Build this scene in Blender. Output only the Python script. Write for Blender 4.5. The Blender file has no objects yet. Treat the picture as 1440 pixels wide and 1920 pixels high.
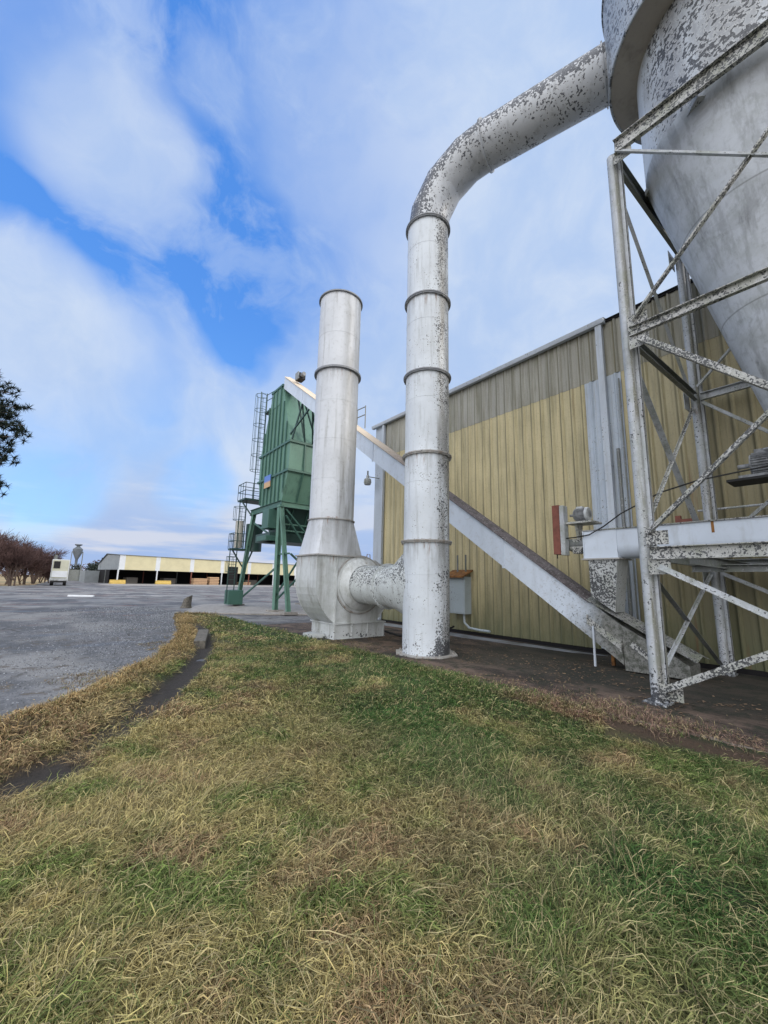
import bpy, bmesh, math, random
import numpy as np
from mathutils import Vector, Matrix
random.seed(7); rng = np.random.default_rng(7)
S = bpy.context.scene
col = S.collection
PI = math.pi
H = 1.6
V = Vector

# ------------------------------------------------------------------ mesh builder
class MB:
    def __init__(s): s.v = []; s.f = []
    def add(s, vs, fs):
        b = len(s.v); s.v += [tuple(x) for x in vs]; s.f += [tuple(b + i for i in f) for f in fs]; return s
    def box(s, x0, x1, y0, y1, z0, z1):
        return s.add([(x, y, z) for z in (z0, z1) for y in (y0, y1) for x in (x0, x1)],
                     [(0, 2, 3, 1), (4, 5, 7, 6), (0, 1, 5, 4), (2, 6, 7, 3), (0, 4, 6, 2), (1, 3, 7, 5)])
    def frame(s, p, q, up):
        d = (V(q) - V(p)); L = d.length; d /= L
        u = V(up); u = u - d * u.dot(d)
        if u.length < 1e-4: u = V((1, 0, 0)) - d * d.x
        u.normalize(); w = d.cross(u); return V(p), d, u, w, L
    def prof(s, p, q, pts, up=(0, 0, 1), cap=True):
        """extrude closed 2D profile pts (w,u) from p to q"""
        o, d, u, w, L = s.frame(p, q, up); n = len(pts)
        vs = [o + w * a + u * b for a, b in pts] + [V(q) + w * a + u * b for a, b in pts]
        fs = [(i, (i + 1) % n, n + (i + 1) % n, n + i) for i in range(n)]
        if cap: fs += [tuple(range(n - 1, -1, -1)), tuple(range(n, 2 * n))]
        return s.add(vs, fs)
    def bar(s, p, q, w=.05, h=.05, up=(0, 0, 1)):
        return s.prof(p, q, [(-w / 2, -h / 2), (w / 2, -h / 2), (w / 2, h / 2), (-w / 2, h / 2)], up)
    def angle(s, p, q, w=.06, t=.008, up=(0, 0, 1)):
        return s.prof(p, q, [(0, 0), (w, 0), (w, t), (t, t), (t, w), (0, w)], up)
    def hbeam(s, p, q, w=.2, h=.2, t=.014, up=(0, 0, 1)):
        a, b = w / 2, h / 2
        return s.prof(p, q, [(-a, -b), (a, -b), (a, -b + t), (t / 2, -b + t), (t / 2, b - t), (a, b - t), (a, b), (-a, b),
                             (-a, b - t), (-t / 2, b - t), (-t / 2, -b + t), (-a, -b + t)], up)
    def channel(s, p, q, w=.08, h=.2, t=.012, up=(0, 0, 1), flip=1):
        a, b = w * flip, h / 2; t2 = t * flip
        pts = [(0, -b), (a, -b), (a, -b + t), (t2, -b + t), (t2, b - t), (a, b - t), (a, b), (0, b)]
        return s.prof(p, q, pts, up)
    def tube(s, p, q, r, n=12, r2=None, cap=True):
        o, d, u, w, L = s.frame(p, q, (0, 0, 1) if abs((V(q) - V(p)).normalized().z) < .95 else (1, 0, 0))
        r2 = r if r2 is None else r2
        vs = [o + (w * math.cos(2 * PI * i / n) + u * math.sin(2 * PI * i / n)) * r for i in range(n)]
        vs += [V(q) + (w * math.cos(2 * PI * i / n) + u * math.sin(2 * PI * i / n)) * r2 for i in range(n)]
        fs = [(i, (i + 1) % n, n + (i + 1) % n, n + i) for i in range(n)]
        if cap: fs += [tuple(range(n - 1, -1, -1)), tuple(range(n, 2 * n))]
        return s.add(vs, fs)
    def path(s, pts, r, n=8, closed=False):
        P = [V(p) for p in pts]; m = len(P); base = len(s.v); u = None
        for i, p in enumerate(P):
            if closed: d = (P[(i + 1) % m] - P[i - 1]).normalized()
            else: d = (P[min(i + 1, m - 1)] - P[max(i - 1, 0)]).normalized()
            if u is None:
                u = V((0, 0, 1)) if abs(d.z) < .9 else V((1, 0, 0))
            u = (u - d * u.dot(d)).normalized(); w = d.cross(u)
            s.v += [tuple(p + (w * math.cos(2 * PI * k / n) + u * math.sin(2 * PI * k / n)) * r) for k in range(n)]
        for i in range(m if closed else m - 1):
            j = (i + 1) % m
            for k in range(n):
                k2 = (k + 1) % n
                s.f.append((base + i * n + k, base + i * n + k2, base + j * n + k2, base + j * n + k))
        return s
    def lathe(s, c, prof, n=48, axis='z', a0=0., a1=2 * PI):
        full = abs(a1 - a0 - 2 * PI) < 1e-6; m = n if full else n + 1; b = len(s.v)
        for r, z in prof:
            for i in range(m):
                t = a0 + (a1 - a0) * i / n; x, y = r * math.cos(t), r * math.sin(t)
                if axis == 'z': s.v.append((c[0] + x, c[1] + y, c[2] + z))
                elif axis == 'y': s.v.append((c[0] + x, c[1] + z, c[2] + y))
                else: s.v.append((c[0] + z, c[1] + x, c[2] + y))
        for j in range(len(prof) - 1):
            for i in range(n):
                k = (i + 1) % m
                s.f.append((b + j * m + i, b + j * m + k, b + (j + 1) * m + k, b + (j + 1) * m + i))
        return s
    def ring(s, c, r, w, h, n=48, axis='z'):
        """flat flange ring: inner radius r, radial width w, thickness h centred on c"""
        return s.lathe(c, [(r, -h / 2), (r + w, -h / 2), (r + w, h / 2), (r, h / 2), (r, -h / 2)], n, axis)
    def poly(s, pts, axis, a, b):
        """extrude polygon given in the two other axes along axis from a to b"""
        n = len(pts)
        def mk(u, v, t): return {'x': (t, u, v), 'y': (u, t, v), 'z': (u, v, t)}[axis]
        vs = [mk(u, v, a) for u, v in pts] + [mk(u, v, b) for u, v in pts]
        fs = [(i, (i + 1) % n, n + (i + 1) % n, n + i) for i in range(n)] + [tuple(range(n - 1, -1, -1)), tuple(range(n, 2 * n))]
        return s.add(vs, fs)
    def build(s, name, mat, parent=None, smooth=False, bevel=0):
        me = bpy.data.meshes.new(name); me.from_pydata(s.v, [], s.f)
        bm = bmesh.new(); bm.from_mesh(me); bmesh.ops.recalc_face_normals(bm, faces=bm.faces); bm.to_mesh(me); bm.free()
        me.materials.append(mat)
        if smooth:
            me.polygons.foreach_set('use_smooth', [True] * len(me.polygons))
            me.set_sharp_from_angle(angle=math.radians(38))
        o = bpy.data.objects.new(name, me); col.objects.link(o)
        if parent: o.parent = parent; o.matrix_parent_inverse = parent.matrix_world.inverted() if False else Matrix.Translation(-parent.location)
        if bevel:
            b = o.modifiers.new('b', 'BEVEL'); b.width = bevel; b.segments = 2; b.limit_method = 'ANGLE'
        return o

def tag(o, label=None, cat=None, group=None, kind=None):
    if label: o['label'] = label
    if cat: o['category'] = cat
    if group: o['group'] = group
    if kind: o['kind'] = kind
    return o
def thing(name, label, cat, loc=(0, 0, 0), group=None):
    o = bpy.data.objects.new(name, None); col.objects.link(o); o.location = loc; o.empty_display_size = .3
    return tag(o, label, cat, group)

# ------------------------------------------------------------------ materials
class NT:
    def __init__(s, name):
        s.m = bpy.data.materials.new(name); s.m.use_nodes = True; s.t = s.m.node_tree; s.n = s.t.nodes
        s.b = s.n['Principled BSDF']; s.geo = s.n.new('ShaderNodeNewGeometry')
        s.pos = s.geo.outputs['Position']; s.nor = s.geo.outputs['Normal']
    def L(s, a, b): s.t.links.new(a, b)
    def setin(s, sock, v):
        if hasattr(v, 'links'): s.L(v, sock)
        elif isinstance(v, (tuple, list)) and len(v) == 3 and sock.type == 'RGBA': sock.default_value = (*v, 1)
        else: sock.default_value = v
    def math(s, op, a, b=0., c=None, clamp=False):
        n = s.n.new('ShaderNodeMath'); n.operation = op; n.use_clamp = clamp
        s.setin(n.inputs[0], a); s.setin(n.inputs[1], b)
        if c is not None: s.setin(n.inputs[2], c)
        return n.outputs[0]
    def vmul(s, v, k):
        n = s.n.new('ShaderNodeVectorMath'); n.operation = 'MULTIPLY'; s.setin(n.inputs[0], v); n.inputs[1].default_value = k; return n.outputs[0]
    def dot(s, v, k):
        n = s.n.new('ShaderNodeVectorMath'); n.operation = 'DOT_PRODUCT'; s.setin(n.inputs[0], v); n.inputs[1].default_value = k; return n.outputs['Value']
    def noise(s, scale, detail=4, rough=.6, vec=None, stretch=None, dist=0.):
        n = s.n.new('ShaderNodeTexNoise'); n.inputs['Scale'].default_value = scale; n.inputs['Detail'].default_value = detail
        n.inputs['Roughness'].default_value = rough; n.inputs['Distortion'].default_value = dist
        v = vec or s.pos
        if stretch: v = s.vmul(v, stretch)
        s.L(v, n.inputs['Vector']); return n.outputs['Fac']
    def voro(s, scale, vec=None, feature='F1', stretch=None):
        n = s.n.new('ShaderNodeTexVoronoi'); n.inputs['Scale'].default_value = scale; n.feature = feature
        v = vec or s.pos
        if stretch: v = s.vmul(v, stretch)
        s.L(v, n.inputs['Vector']); return n.outputs['Distance']
    def step(s, v, a, b, lo=0., hi=1.):
        n = s.n.new('ShaderNodeMapRange'); n.interpolation_type = 'SMOOTHSTEP'
        s.setin(n.inputs[0], v); s.setin(n.inputs[1], a); s.setin(n.inputs[2], b); n.inputs[3].default_value = lo; n.inputs[4].default_value = hi
        return n.outputs[0]
    def mix(s, f, a, b, mode='MIX'):
        n = s.n.new('ShaderNodeMix'); n.data_type = 'RGBA'; n.blend_type = mode
        s.setin(n.inputs[0], f); s.setin(n.inputs[6], a); s.setin(n.inputs[7], b); return n.outputs[2]
    def sep(s, v=None):
        n = s.n.new('ShaderNodeSeparateXYZ'); s.L(v or s.pos, n.inputs[0]); return n.outputs
    def attr(s, name):
        n = s.n.new('ShaderNodeAttribute'); n.attribute_name = name; return n.outputs['Color']
    def done(s, c, rough=.6, metal=0., bump=None, bs=.2, bd=.02, spec=.4):
        s.setin(s.b.inputs['Base Color'], c); s.setin(s.b.inputs['Roughness'], rough); s.b.inputs['Metallic'].default_value = metal
        s.b.inputs['Specular IOR Level'].default_value = spec
        if bump is not None:
            n = s.n.new('ShaderNodeBump'); n.inputs['Strength'].default_value = bs; n.inputs['Distance'].default_value = bd
            s.L(bump, n.inputs['Height']); s.L(n.outputs[0], s.b.inputs['Normal'])
        return s.m

def weathered(name, base=(.62, .66, .70), grime=.6, spots=.0, spot_dir=None, low=None, rust=(), streak=(7, 7, .5), dark=(.28, .28, .26),
              spot_scale=26, spot_thr=.66, rough=.45, green=0., spotcol=(.028, .030, .035), dirv=None, side_dark=0., seams=(), contrast=0.):
    """old paint: broad tone, run-down streaks, flaked dark spots, rust runs below given heights, mossy foot"""
    t = NT(name)
    z = t.sep()[2]
    c = t.mix(t.step(t.noise(.7, 3), .35, .7), base, tuple(x * .86 for x in base))
    st = t.step(t.noise(1., 5, .65, stretch=streak), .5, .72)
    fine = t.step(t.noise(9, 5, .7), .5, .8)
    g = t.math('MULTIPLY', t.math('ADD', t.math('MULTIPLY', st, .75), t.math('MULTIPLY', fine, .45), clamp=True), grime, clamp=True)
    if dirv:
        side = t.step(t.dot(t.nor, dirv), .15, .55)
        g = t.math('ADD', g, t.math('MULTIPLY', side, t.math('MULTIPLY', t.step(t.noise(1.1, 4, .6, stretch=(4, 4, .6)), .3, .6), side_dark)), clamp=True)  # sides facing dirv blend towards the dark tone
    c = t.mix(g, c, dark)
    if contrast:
        c = t.mix(t.math('MULTIPLY', t.step(t.noise(1., 6, .7, stretch=(5, 5, .18)), .50, .62), contrast), c, dark)
        c = t.mix(t.math('MULTIPLY', t.step(t.noise(1.3, 6, .75, dist=1.), .5, .62), contrast * .6), c, tuple(x * .8 for x in dark))
    for sz_ in seams:
        dd_ = t.math('ABSOLUTE', t.math('SUBTRACT', z, sz_)); c = t.mix(t.step(dd_, .02, .004, 0, .6), c, dark)
    if green: c = t.mix(t.math('MULTIPLY', t.step(t.noise(3, 5, .7), .42, .62), green), c, (.12, .14, .06))
    if spots or low:
        n1 = t.math('ADD', t.math('MULTIPLY', t.noise(spot_scale, 3, .55, dist=.3), .74), t.math('MULTIPLY', t.noise(spot_scale * .38, 4, .7, dist=.5), .26)); n0 = t.noise(1.3, 4, .7)
        k = t.math('MULTIPLY', t.math('SUBTRACT', n0, .5), .42)
        k = t.math('ADD', n1, k)
        if spot_dir: k = t.math('ADD', k, t.math('MULTIPLY', t.step(t.dot(t.nor, spot_dir), .05, .5), spots))
        else: k = t.math('ADD', k, spots)
        if low: k = t.math('ADD', k, t.math('MULTIPLY', t.step(z, low, 0.), t.step(t.noise(3.5, 3, .6), .3, .6, .06, .15)))
        m = t.step(k, spot_thr, spot_thr + .025)
        c = t.mix(t.math('MULTIPLY', m, t.step(t.noise(spot_scale * 2.3, 3, .6), .3, .6, .7, .95)), c, spotcol)
        halo = t.math('MULTIPLY', t.math('SUBTRACT', t.step(k, spot_thr - .05, spot_thr), m, clamp=True), .35)
        c = t.mix(halo, c, (.72, .72, .7))
    for rz in rust:
        band = t.math('MULTIPLY', t.step(z, rz - .45, rz - .02), t.math('LESS_THAN', z, rz + .03))
        rr = t.step(t.noise(1., 4, .7, stretch=(9, 9, 1.1)), .56, .68)
        c = t.mix(t.math('MULTIPLY', t.math('MULTIPLY', band, rr), .85), c, (.2, .085, .035))
        gr = t.step(t.noise(1., 4, .7, stretch=(6, 6, .7)), .45, .6)
        b2 = t.math('MULTIPLY', t.step(z, rz - .8, rz), t.math('LESS_THAN', z, rz))
        c = t.mix(t.math('MULTIPLY', t.math('MULTIPLY', b2, gr), .4), c, (.2, .2, .19))
    return t.done(c, rough, bump=t.noise(5, 3), bs=.12, bd=.02)

def plain(name, c, rough=.6, var=.25, scale=6, metal=0., dark=None):
    t = NT(name); n = t.noise(scale, 5, .65)
    return t.done(t.mix(t.step(n, .35, .7, 0, var * 2), c, dark or tuple(x * .45 for x in c)), rough, metal, bump=n, bs=.15)

M = {}
M['pipe'] = weathered('pipe_paint', (.60, .64, .68), .7, .115, (.8, -.6, .0), low=.9, rust=(2.57, 4.67, 6.76, 8.86), dirv=(.85, -.5, 0), side_dark=1.1, spot_scale=26, spot_thr=.645, dark=(.25, .255, .25))
M['elbow'] = weathered('elbow_paint', (.56, .58, .61), .75, .14, (-.45, -.0, .9), spot_scale=18, spot_thr=.572, dark=(.24, .25, .26), spotcol=(.022, .026, .038))
M['branch'] = weathered('branch_paint', (.52, .55, .55), 1., .14, (-.3, -.2, 1), spot_scale=26, spot_thr=.635, dark=(.24, .24, .22))
M['stack'] = weathered('stack_paint', (.58, .60, .63), 1., .0, rust=(3.4, 8.05), dirv=(.8, -.6, 0), side_dark=.5, streak=(5, 5, .3), dark=(.27, .27, .26))
M['fan'] = weathered('fan_paint', (.56, .58, .58), 1., .03, low=.5, rust=(2.3,), spot_scale=16, spot_thr=.72, streak=(4, 4, .45), green=.15)
M['flange'] = weathered('flange_paint', (.22, .23, .25), .7, .02)
M['flange_rust'] = weathered('flange_rusty', (.34, .33, .31), 1., .06, dark=(.16, .10, .06))
M['cone'] = weathered('cyclone_paint', (.54, .57, .61), .9, 0., streak=(3.4, 3.4, .22), dark=(.17, .175, .175), rough=.55, green=.15, seams=(7.55, 5.9), contrast=.32)
M['cyl'] = weathered('cylinder_paint', (.52, .56, .60), .9, .15, (-1, -.55, 0), streak=(1.5, 1.5, .4), dark=(.22, .22, .22), spot_scale=17, spot_thr=.655, dirv=(-1, -.6, 0), side_dark=.7)
M['volute'] = weathered('volute_paint', (.40, .44, .48), .9, .10, spot_scale=16, spot_thr=.62)
M['volute_under'] = weathered('volute_underside', (.38, .35, .31), .7, 0., dark=(.15, .14, .12), streak=(2, 2, 2))
M['tower'] = weathered('tower_paint', (.42, .44, .46), 1., .03, low=.5, spot_scale=30, spot_thr=.63, dark=(.15, .14, .12), green=.4)
M['tower_spot'] = weathered('tower_mossy', (.44, .44, .42), .9, .11, spot_scale=36, spot_thr=.61, dark=(.17, .17, .14), green=.45)
M['leg'] = weathered('leg_paint', (.44, .465, .50), 1., .05, low=.6, spot_scale=30, spot_thr=.655, dark=(.16, .155, .125), green=.25, dirv=(.2, -1, 0), side_dark=.8, rust=(2.0, 5.4))
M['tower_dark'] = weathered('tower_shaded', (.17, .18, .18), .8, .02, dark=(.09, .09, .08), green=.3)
M['conv'] = weathered('conveyor_paint', (.58, .64, .72), .5, 0., streak=(3, 3, .8), rough=.4)
t = NT('trough_paint'); y = t.sep()[1]; z = t.sep()[2]
c = t.mix(t.step(t.noise(1., 4, .6, stretch=(3, 3, .8)), .45, .75, 0, .35), (.57, .63, .71), (.36, .39, .42))
k = t.math('ADD', t.math('ADD', y, t.math('MULTIPLY', t.noise(2.2, 6, .75), 1.6)), t.math('MULTIPLY', z, .45))
c = t.mix(t.step(k, 6.1, 4.9), c, t.mix(t.step(t.noise(9, 6, .8), .4, .62), (.21, .21, .195), (.06, .065, .05)))
c = t.mix(t.math('MULTIPLY', t.step(t.noise(26, 4, .6), .6, .63), t.step(k, 7.5, 5.2)), c, (.05, .05, .045))
edge = t.math('MULTIPLY', t.step(t.noise(6, 5, .8), .5, .66), .25); c = t.mix(edge, c, (.3, .28, .26))
M['trough'] = t.done(c, .45, bump=t.noise(4, 3), bs=.1)
M['conv_dirty'] = weathered('conveyor_mossy', (.25, .255, .25), 1., .08, spot_scale=28, green=.5, spot_thr=.6, dark=(.11, .105, .09))
t = NT('conveyor_cover'); n = t.noise(5, 6, .75); y = t.sep()[1]
c = t.mix(t.step(n, .4, .65), (.13, .115, .12), (.06, .05, .05))
c = t.mix(t.step(t.noise(30, 3), .6, .66), c, (.36, .35, .34))
c = t.mix(t.step(y, 9., 13.5), c, (.62, .52, .40))  # warm sunlight on the upper end painted into the colour
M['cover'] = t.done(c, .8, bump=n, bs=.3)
M['chute'] = weathered('chute_paint', (.5, .52, .52), .8, .13, (-1, 0, 0), spot_scale=28, spot_thr=.615, green=.2)
M['green'] = weathered('green_paint', (.13, .25, .19), .9, 0., dark=(.05, .095, .08), streak=(2, 2, .5), rough=.5)
M['green_rib'] = weathered('green_rib_paint', (.06, .14, .11), .4, 0., dark=(.02, .05, .045))
M['green_dark'] = weathered('green_dark_paint', (.035, .075, .065), .4, 0., dark=(.015, .03, .03))
M['black'] = plain('black_rubber', (.012, .012, .013), .6)
M['motor'] = plain('motor_grey', (.30, .31, .32), .5, .5, 12)
M['motor_white'] = plain('motor_light', (.45, .47, .48), .5, .3, 12)
M['red'] = plain('red_oxide', (.19, .065, .045), .7, .3, 8)
M['rust'] = plain('rust', (.26, .12, .035), .9, .5, 10, dark=(.1, .045, .02))
M['boxgrey'] = weathered('box_paint', (.42, .48, .50), .6, .02)
M['white'] = weathered('white_trim', (.50, .55, .61), .45, .06, spot_scale=30, spot_thr=.7)
M['wood'] = plain('raw_timber', (.30, .27, .23), .9, .4, 14)
M['tie'] = plain('old_tie', (.16, .145, .12), .95, .5, 14)
M['cream'] = plain('cream_cladding', (.58, .53, .34), .6, .1, .6)
M['farwhite'] = plain('far_white', (.62, .65, .68), .6, .1, 1)
M['fargrey'] = plain('far_grey', (.26, .28, .29), .6, .15, 1)
M['fardark'] = plain('far_dark_metal', (.13, .15, .17), .7, .3, 1)
M['dark'] = plain('dark_interior', (.012, .011, .012), .9, .2, 1)
M['yellow'] = plain('yellow_barrier', (.55, .38, .10), .7, .2, 3)
M['lumber'] = plain('lumber', (.50, .32, .19), .8, .2, 4)
M['tank'] = weathered('tank_beige', (.45, .43, .38), .7, 0.)

# corrugated yellow wall (world position: X=10.6 wall; y along, z up)
def cladding(name, base, alt, low_green, streaks, rust=0.):
    t = NT(name); x, y, z = t.sep()
    # each sheet (0.305 m) slightly its own tone
    fl = t.math('FLOOR', t.math('DIVIDE', y, .305)); wn = t.n.new('ShaderNodeTexWhiteNoise'); wn.noise_dimensions = '1D'; t.L(fl, wn.inputs['W'])
    c = t.mix(t.math('MULTIPLY', wn.outputs['Value'], .45), base, alt)
    c = t.mix(t.step(t.noise(.6, 4, .6), .4, .65, 0, .5), c, tuple(k * .75 for k in base))
    s1 = t.step(t.noise(1., 6, .7, stretch=(5, 5, .35)), .42, .72)
    c = t.mix(t.math('MULTIPLY', s1, streaks), c, (.16, .155, .10))
    c = t.mix(t.step(t.noise(22, 4, .7), .5, .75, 0, .35), c, (.17, .15, .09))
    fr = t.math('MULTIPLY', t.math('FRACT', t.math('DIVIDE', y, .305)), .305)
    rib_shade = t.math('MAXIMUM', t.math('MULTIPLY', t.step(fr, .075, .09), t.step(fr, .14, .10)), t.math('MULTIPLY', t.step(fr, .295, .304), .7))  # rib depth painted in: dark lines shade both sides of each rib
    c = t.mix(t.math('MULTIPLY', rib_shade, t.step(t.noise(1., 4, .7, stretch=(3, 3, .5)), .25, .6, .45, .9)), c, (.12, .105, .05))
    near = t.step(y, 7.5, 2.0)      # the wall turns darker and more olive behind the tower
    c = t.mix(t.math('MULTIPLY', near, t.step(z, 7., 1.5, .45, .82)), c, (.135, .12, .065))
    lowm = t.math('MULTIPLY', t.step(t.math('ADD', z, t.math('MULTIPLY', t.noise(1.4, 5, .7, stretch=(3, 3, .6)), 1.6)), 2.9, .6), low_green)
    c = t.mix(lowm, c, (.10, .115, .06))
    if rust:
        r = t.math('MULTIPLY', t.step(t.noise(1., 4, .6, stretch=(3.5, 3.5, .22)), .6, .7), t.math('MULTIPLY', near, rust))
        c = t.mix(r, c, (.17, .10, .05))
    return t.done(c, .55, bump=t.noise(2, 2), bs=.08, bd=.03)
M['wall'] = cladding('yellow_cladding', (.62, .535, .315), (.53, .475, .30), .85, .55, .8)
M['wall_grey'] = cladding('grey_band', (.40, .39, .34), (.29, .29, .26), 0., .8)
M['wall_white'] = weathered('white_sheet', (.44, .50, .57), .8, .07, spot_scale=24, spot_thr=.7, streak=(10, 10, .5))
M['roof'] = plain('roof_sheet', (.11, .12, .13), .6, .3, 2)

# ground materials
t = NT('gravel_lot'); x, y, z = t.sep()
n1 = t.noise(.25, 6, .6, stretch=(1, .35, 1)); n2 = t.noise(28, 4, .8); v = t.voro(38)
c = t.mix(t.step(n1, .35, .65), (.15, .155, .168), (.24, .235, .235))
n3 = t.noise(5, 8, .9); c = t.mix(t.step(n3, .44, .56, 0, .8), c, (.085, .088, .095)); n4 = t.noise(1.1, 6, .8); c = t.mix(t.step(n4, .48, .6, 0, .5), c, (.11, .10, .095)); c = t.mix(t.step(n2, .45, .65, 0, .6), c, (.055, .057, .062))
c = t.mix(t.math('MULTIPLY', t.step(v, .0, .3, .9, 0), t.step(t.noise(.6, 4, .6), .4, .6)), c, (.36, .37, .39))
c = t.mix(t.step(t.noise(.5, 6, .7, stretch=(.6, 1.2, 1)), .55, .66, 0, .75), c, (.075, .065, .06))
c = t.mix(t.math('MULTIPLY', t.step(t.noise(.8, 6, .75, stretch=(.25, 1.3, 1)), .53, .60), t.step(y, 14, 24)), c, (.17, .085, .065))
c = t.mix(t.math('MULTIPLY', t.step(t.noise(.33, 6, .7, stretch=(.3, 1., 1)), .54, .62), t.step(y, 18, 32)), c, (.36, .35, .34))
cr = t.voro(.5, feature='DISTANCE_TO_EDGE', vec=None)
c = t.mix(t.math('MULTIPLY', t.step(cr, .03, .0), t.step(t.noise(.4, 3), .5, .6)), c, (.045, .042, .04))
big = t.noise(.55, 7, .7, stretch=(1., .5, 1)); c = t.mix(t.step(big, .46, .54, 0, .85), c, (.085, .087, .092)); c = t.mix(t.step(t.noise(.28, 5, .6, stretch=(1, .6, 1)), .46, .58, 0, .7), c, (.25, .245, .235))
c = t.mix(t.math('MULTIPLY', t.step(t.noise(1.6, 6, .75), .54, .62), t.step(y, 24, 8)), c, (.10, .085, .07))
wet = t.step(t.noise(.45, 4, .55, stretch=(.5, 1.4, 1)), .60, .64)
M['lot'] = t.done(t.mix(t.math('MULTIPLY', wet, .5), c, (.06, .065, .07)), t.mix(wet, (.9, .9, .9), (.55, .55, .55)), bump=t.mix(.5, n2, v), bs=.6, bd=.02)
t = NT('field'); c = t.mix(t.step(t.noise(.06, 5), .4, .6), (.34, .24, .12), (.25, .20, .10))
M['field'] = t.done(c, .95)
PXc, PYc = 6.82, 7.08
t = NT('dirty_shaded_slab'); x, y, z = t.sep()
n1 = t.noise(.9, 7, .72, stretch=(1.6, .7, 1)); n2 = t.noise(16, 5, .8)
c = t.mix(t.step(n1, .4, .6), (.032, .024, .019), (.15, .105, .08))
c = t.mix(t.step(t.noise(2.2, 6, .75), .50, .62, 0, .85), c, (.022, .026, .014))
c = t.mix(t.step(n2, .55, .7, 0, .7), c, (.12, .095, .08))
c = t.mix(t.step(t.noise(60, 3, .7), .66, .72), c, (.30, .24, .18))
c = t.mix(t.math('MULTIPLY', t.step(t.math('ADD', x, t.math('MULTIPLY', t.noise(2.5, 4), .3)), 5.98, 5.9), .8), c, (.27, .235, .19))
c = t.mix(t.math('MULTIPLY', t.step(t.math('ADD', x, t.math('MULTIPLY', t.noise(1.1, 5, .7), 1.6)), 7.1, 8.2), t.step(y, 9., 6., 0, .75)), c, (.022, .024, .017))  # shade under and beside the tower painted into the slab colour

for (bx, by, br_) in ((PXc, PYc, 1.25), (6.9, 10.6, 1.8), (6.8, 2.4, .6)):  # contact shade and dirt painted round the pipe, fan and leg bases
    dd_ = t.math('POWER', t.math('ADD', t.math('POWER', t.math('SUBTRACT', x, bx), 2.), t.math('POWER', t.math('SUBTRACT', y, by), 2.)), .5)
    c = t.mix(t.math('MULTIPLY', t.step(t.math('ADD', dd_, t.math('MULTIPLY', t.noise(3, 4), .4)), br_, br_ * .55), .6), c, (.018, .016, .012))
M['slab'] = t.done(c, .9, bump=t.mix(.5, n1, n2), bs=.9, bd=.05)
t = NT('pale_concrete'); n = t.noise(3, 6, .7)
M['concrete'] = t.done(t.mix(t.step(n, .35, .7), (.36, .33, .30), (.22, .21, .19)), .85, bump=n, bs=.3)
t = NT('wet_strip'); n = t.noise(2, 5, .7, stretch=(2, .6, 1))
M['wetstrip'] = t.done(t.mix(t.step(n, .45, .65), (.30, .32, .36), (.10, .10, .10)), .35, bump=n, bs=.2)  # sheen of the wet concrete partly put into the lighter colour
t = NT('lawn_soil'); a = t.attr('Col')
M['lawn'] = t.done(t.mix(t.step(t.noise(18, 6, .8), .35, .7), a, t.mix(.55, a, (.02, .018, .012))), .95, bump=t.noise(30, 5, .8), bs=1., bd=.04)
t = NT('grass_blades'); a = t.attr('Col')
M['blade'] = t.done(a, .65, spec=.25)
tr = t.n.new('ShaderNodeBsdfTranslucent'); t.L(a, tr.inputs['Color']); mx = t.n.new('ShaderNodeMixShader'); mx.inputs[0].default_value = .15
t.L(t.b.outputs[0], mx.inputs[1]); t.L(tr.outputs[0], mx.inputs[2]); t.L(mx.outputs[0], t.n['Material Output'].inputs['Surface'])
M['bark'] = plain('bark', (.11, .08, .065), .9, .3, 4)
M['twig'] = plain('twigs', (.10, .058, .052), .9, .3, 1)
M['needle'] = plain('pine_needles', (.028, .045, .032), .7, .3, 3, dark=(.012, .02, .016))
M['bush'] = plain('dark_evergreen', (.02, .032, .022), .8, .3, 1)
M['mud'] = plain('mud', (.05, .042, .036), .5, .4, 9)

# ------------------------------------------------------------------ numpy noise
def vnoise(x, y, sc, seed=0):
    r = np.random.default_rng(seed); G = r.random((128, 128))
    u = x * sc + 37.3; v = y * sc + 51.7; i = np.floor(u).astype(int); j = np.floor(v).astype(int)
    fu = u - i; fv = v - j; fu = fu * fu * (3 - 2 * fu); fv = fv * fv * (3 - 2 * fv)
    g = lambda a, b: G[a % 128, b % 128]
    return (g(i, j) * (1 - fu) + g(i + 1, j) * fu) * (1 - fv) + (g(i, j + 1) * (1 - fu) + g(i + 1, j + 1) * fu) * fv
def fbm(x, y, sc, seed=0, o=4):
    s = 0; a = .5; t_ = 0
    for k in range(o): s = s + a * vnoise(x, y, sc * 2 ** k, seed + k * 11); t_ += a; a *= .55
    return s / t_
def sst(v, a, b): q = np.clip((v - a) / (b - a), 0, 1); return q * q * (3 - 2 * q)

# lawn layout in plan
EY = [-8, 0, 3, 4.9, 6.1, 7.2, 9.8, 14, 18, 21]; EX = [-9, -4.7, -2.6, -1.2, -.3, .5, 1.84, 3.1, 3.75, 4.2]
GY = [3.2, 4.3, 4.9, 5.6, 7, 9.3, 11, 14.1, 16]; GX = [-1.0, -.2, .35, .86, 1.55, 2.55, 3.05, 3.75, 4.0]
SLABX = 5.72
def gutter(x, y):
    d = np.abs(x - np.interp(y, GY, GX)) / np.interp(y, [3, 6, 9, 16], [1.5, 1.45, 1.15, 1.05])
    w = .17 + .07 * (fbm(x, y, 1.6, 5) - .5)
    m = 1 - sst(d, w * .6, w * 1.5)
    m = m * (.72 + .28 * sst(y, 5.4, 6.8)) * (1 - sst(y, 14.5, 16.))
    pud = 1 - sst(np.hypot((x - .12) / .30, (y - 4.50) / .38) + .35 * (fbm(x, y, 3, 8) - .5), .75, 1.05)
    return np.maximum(m, pud)
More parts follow.
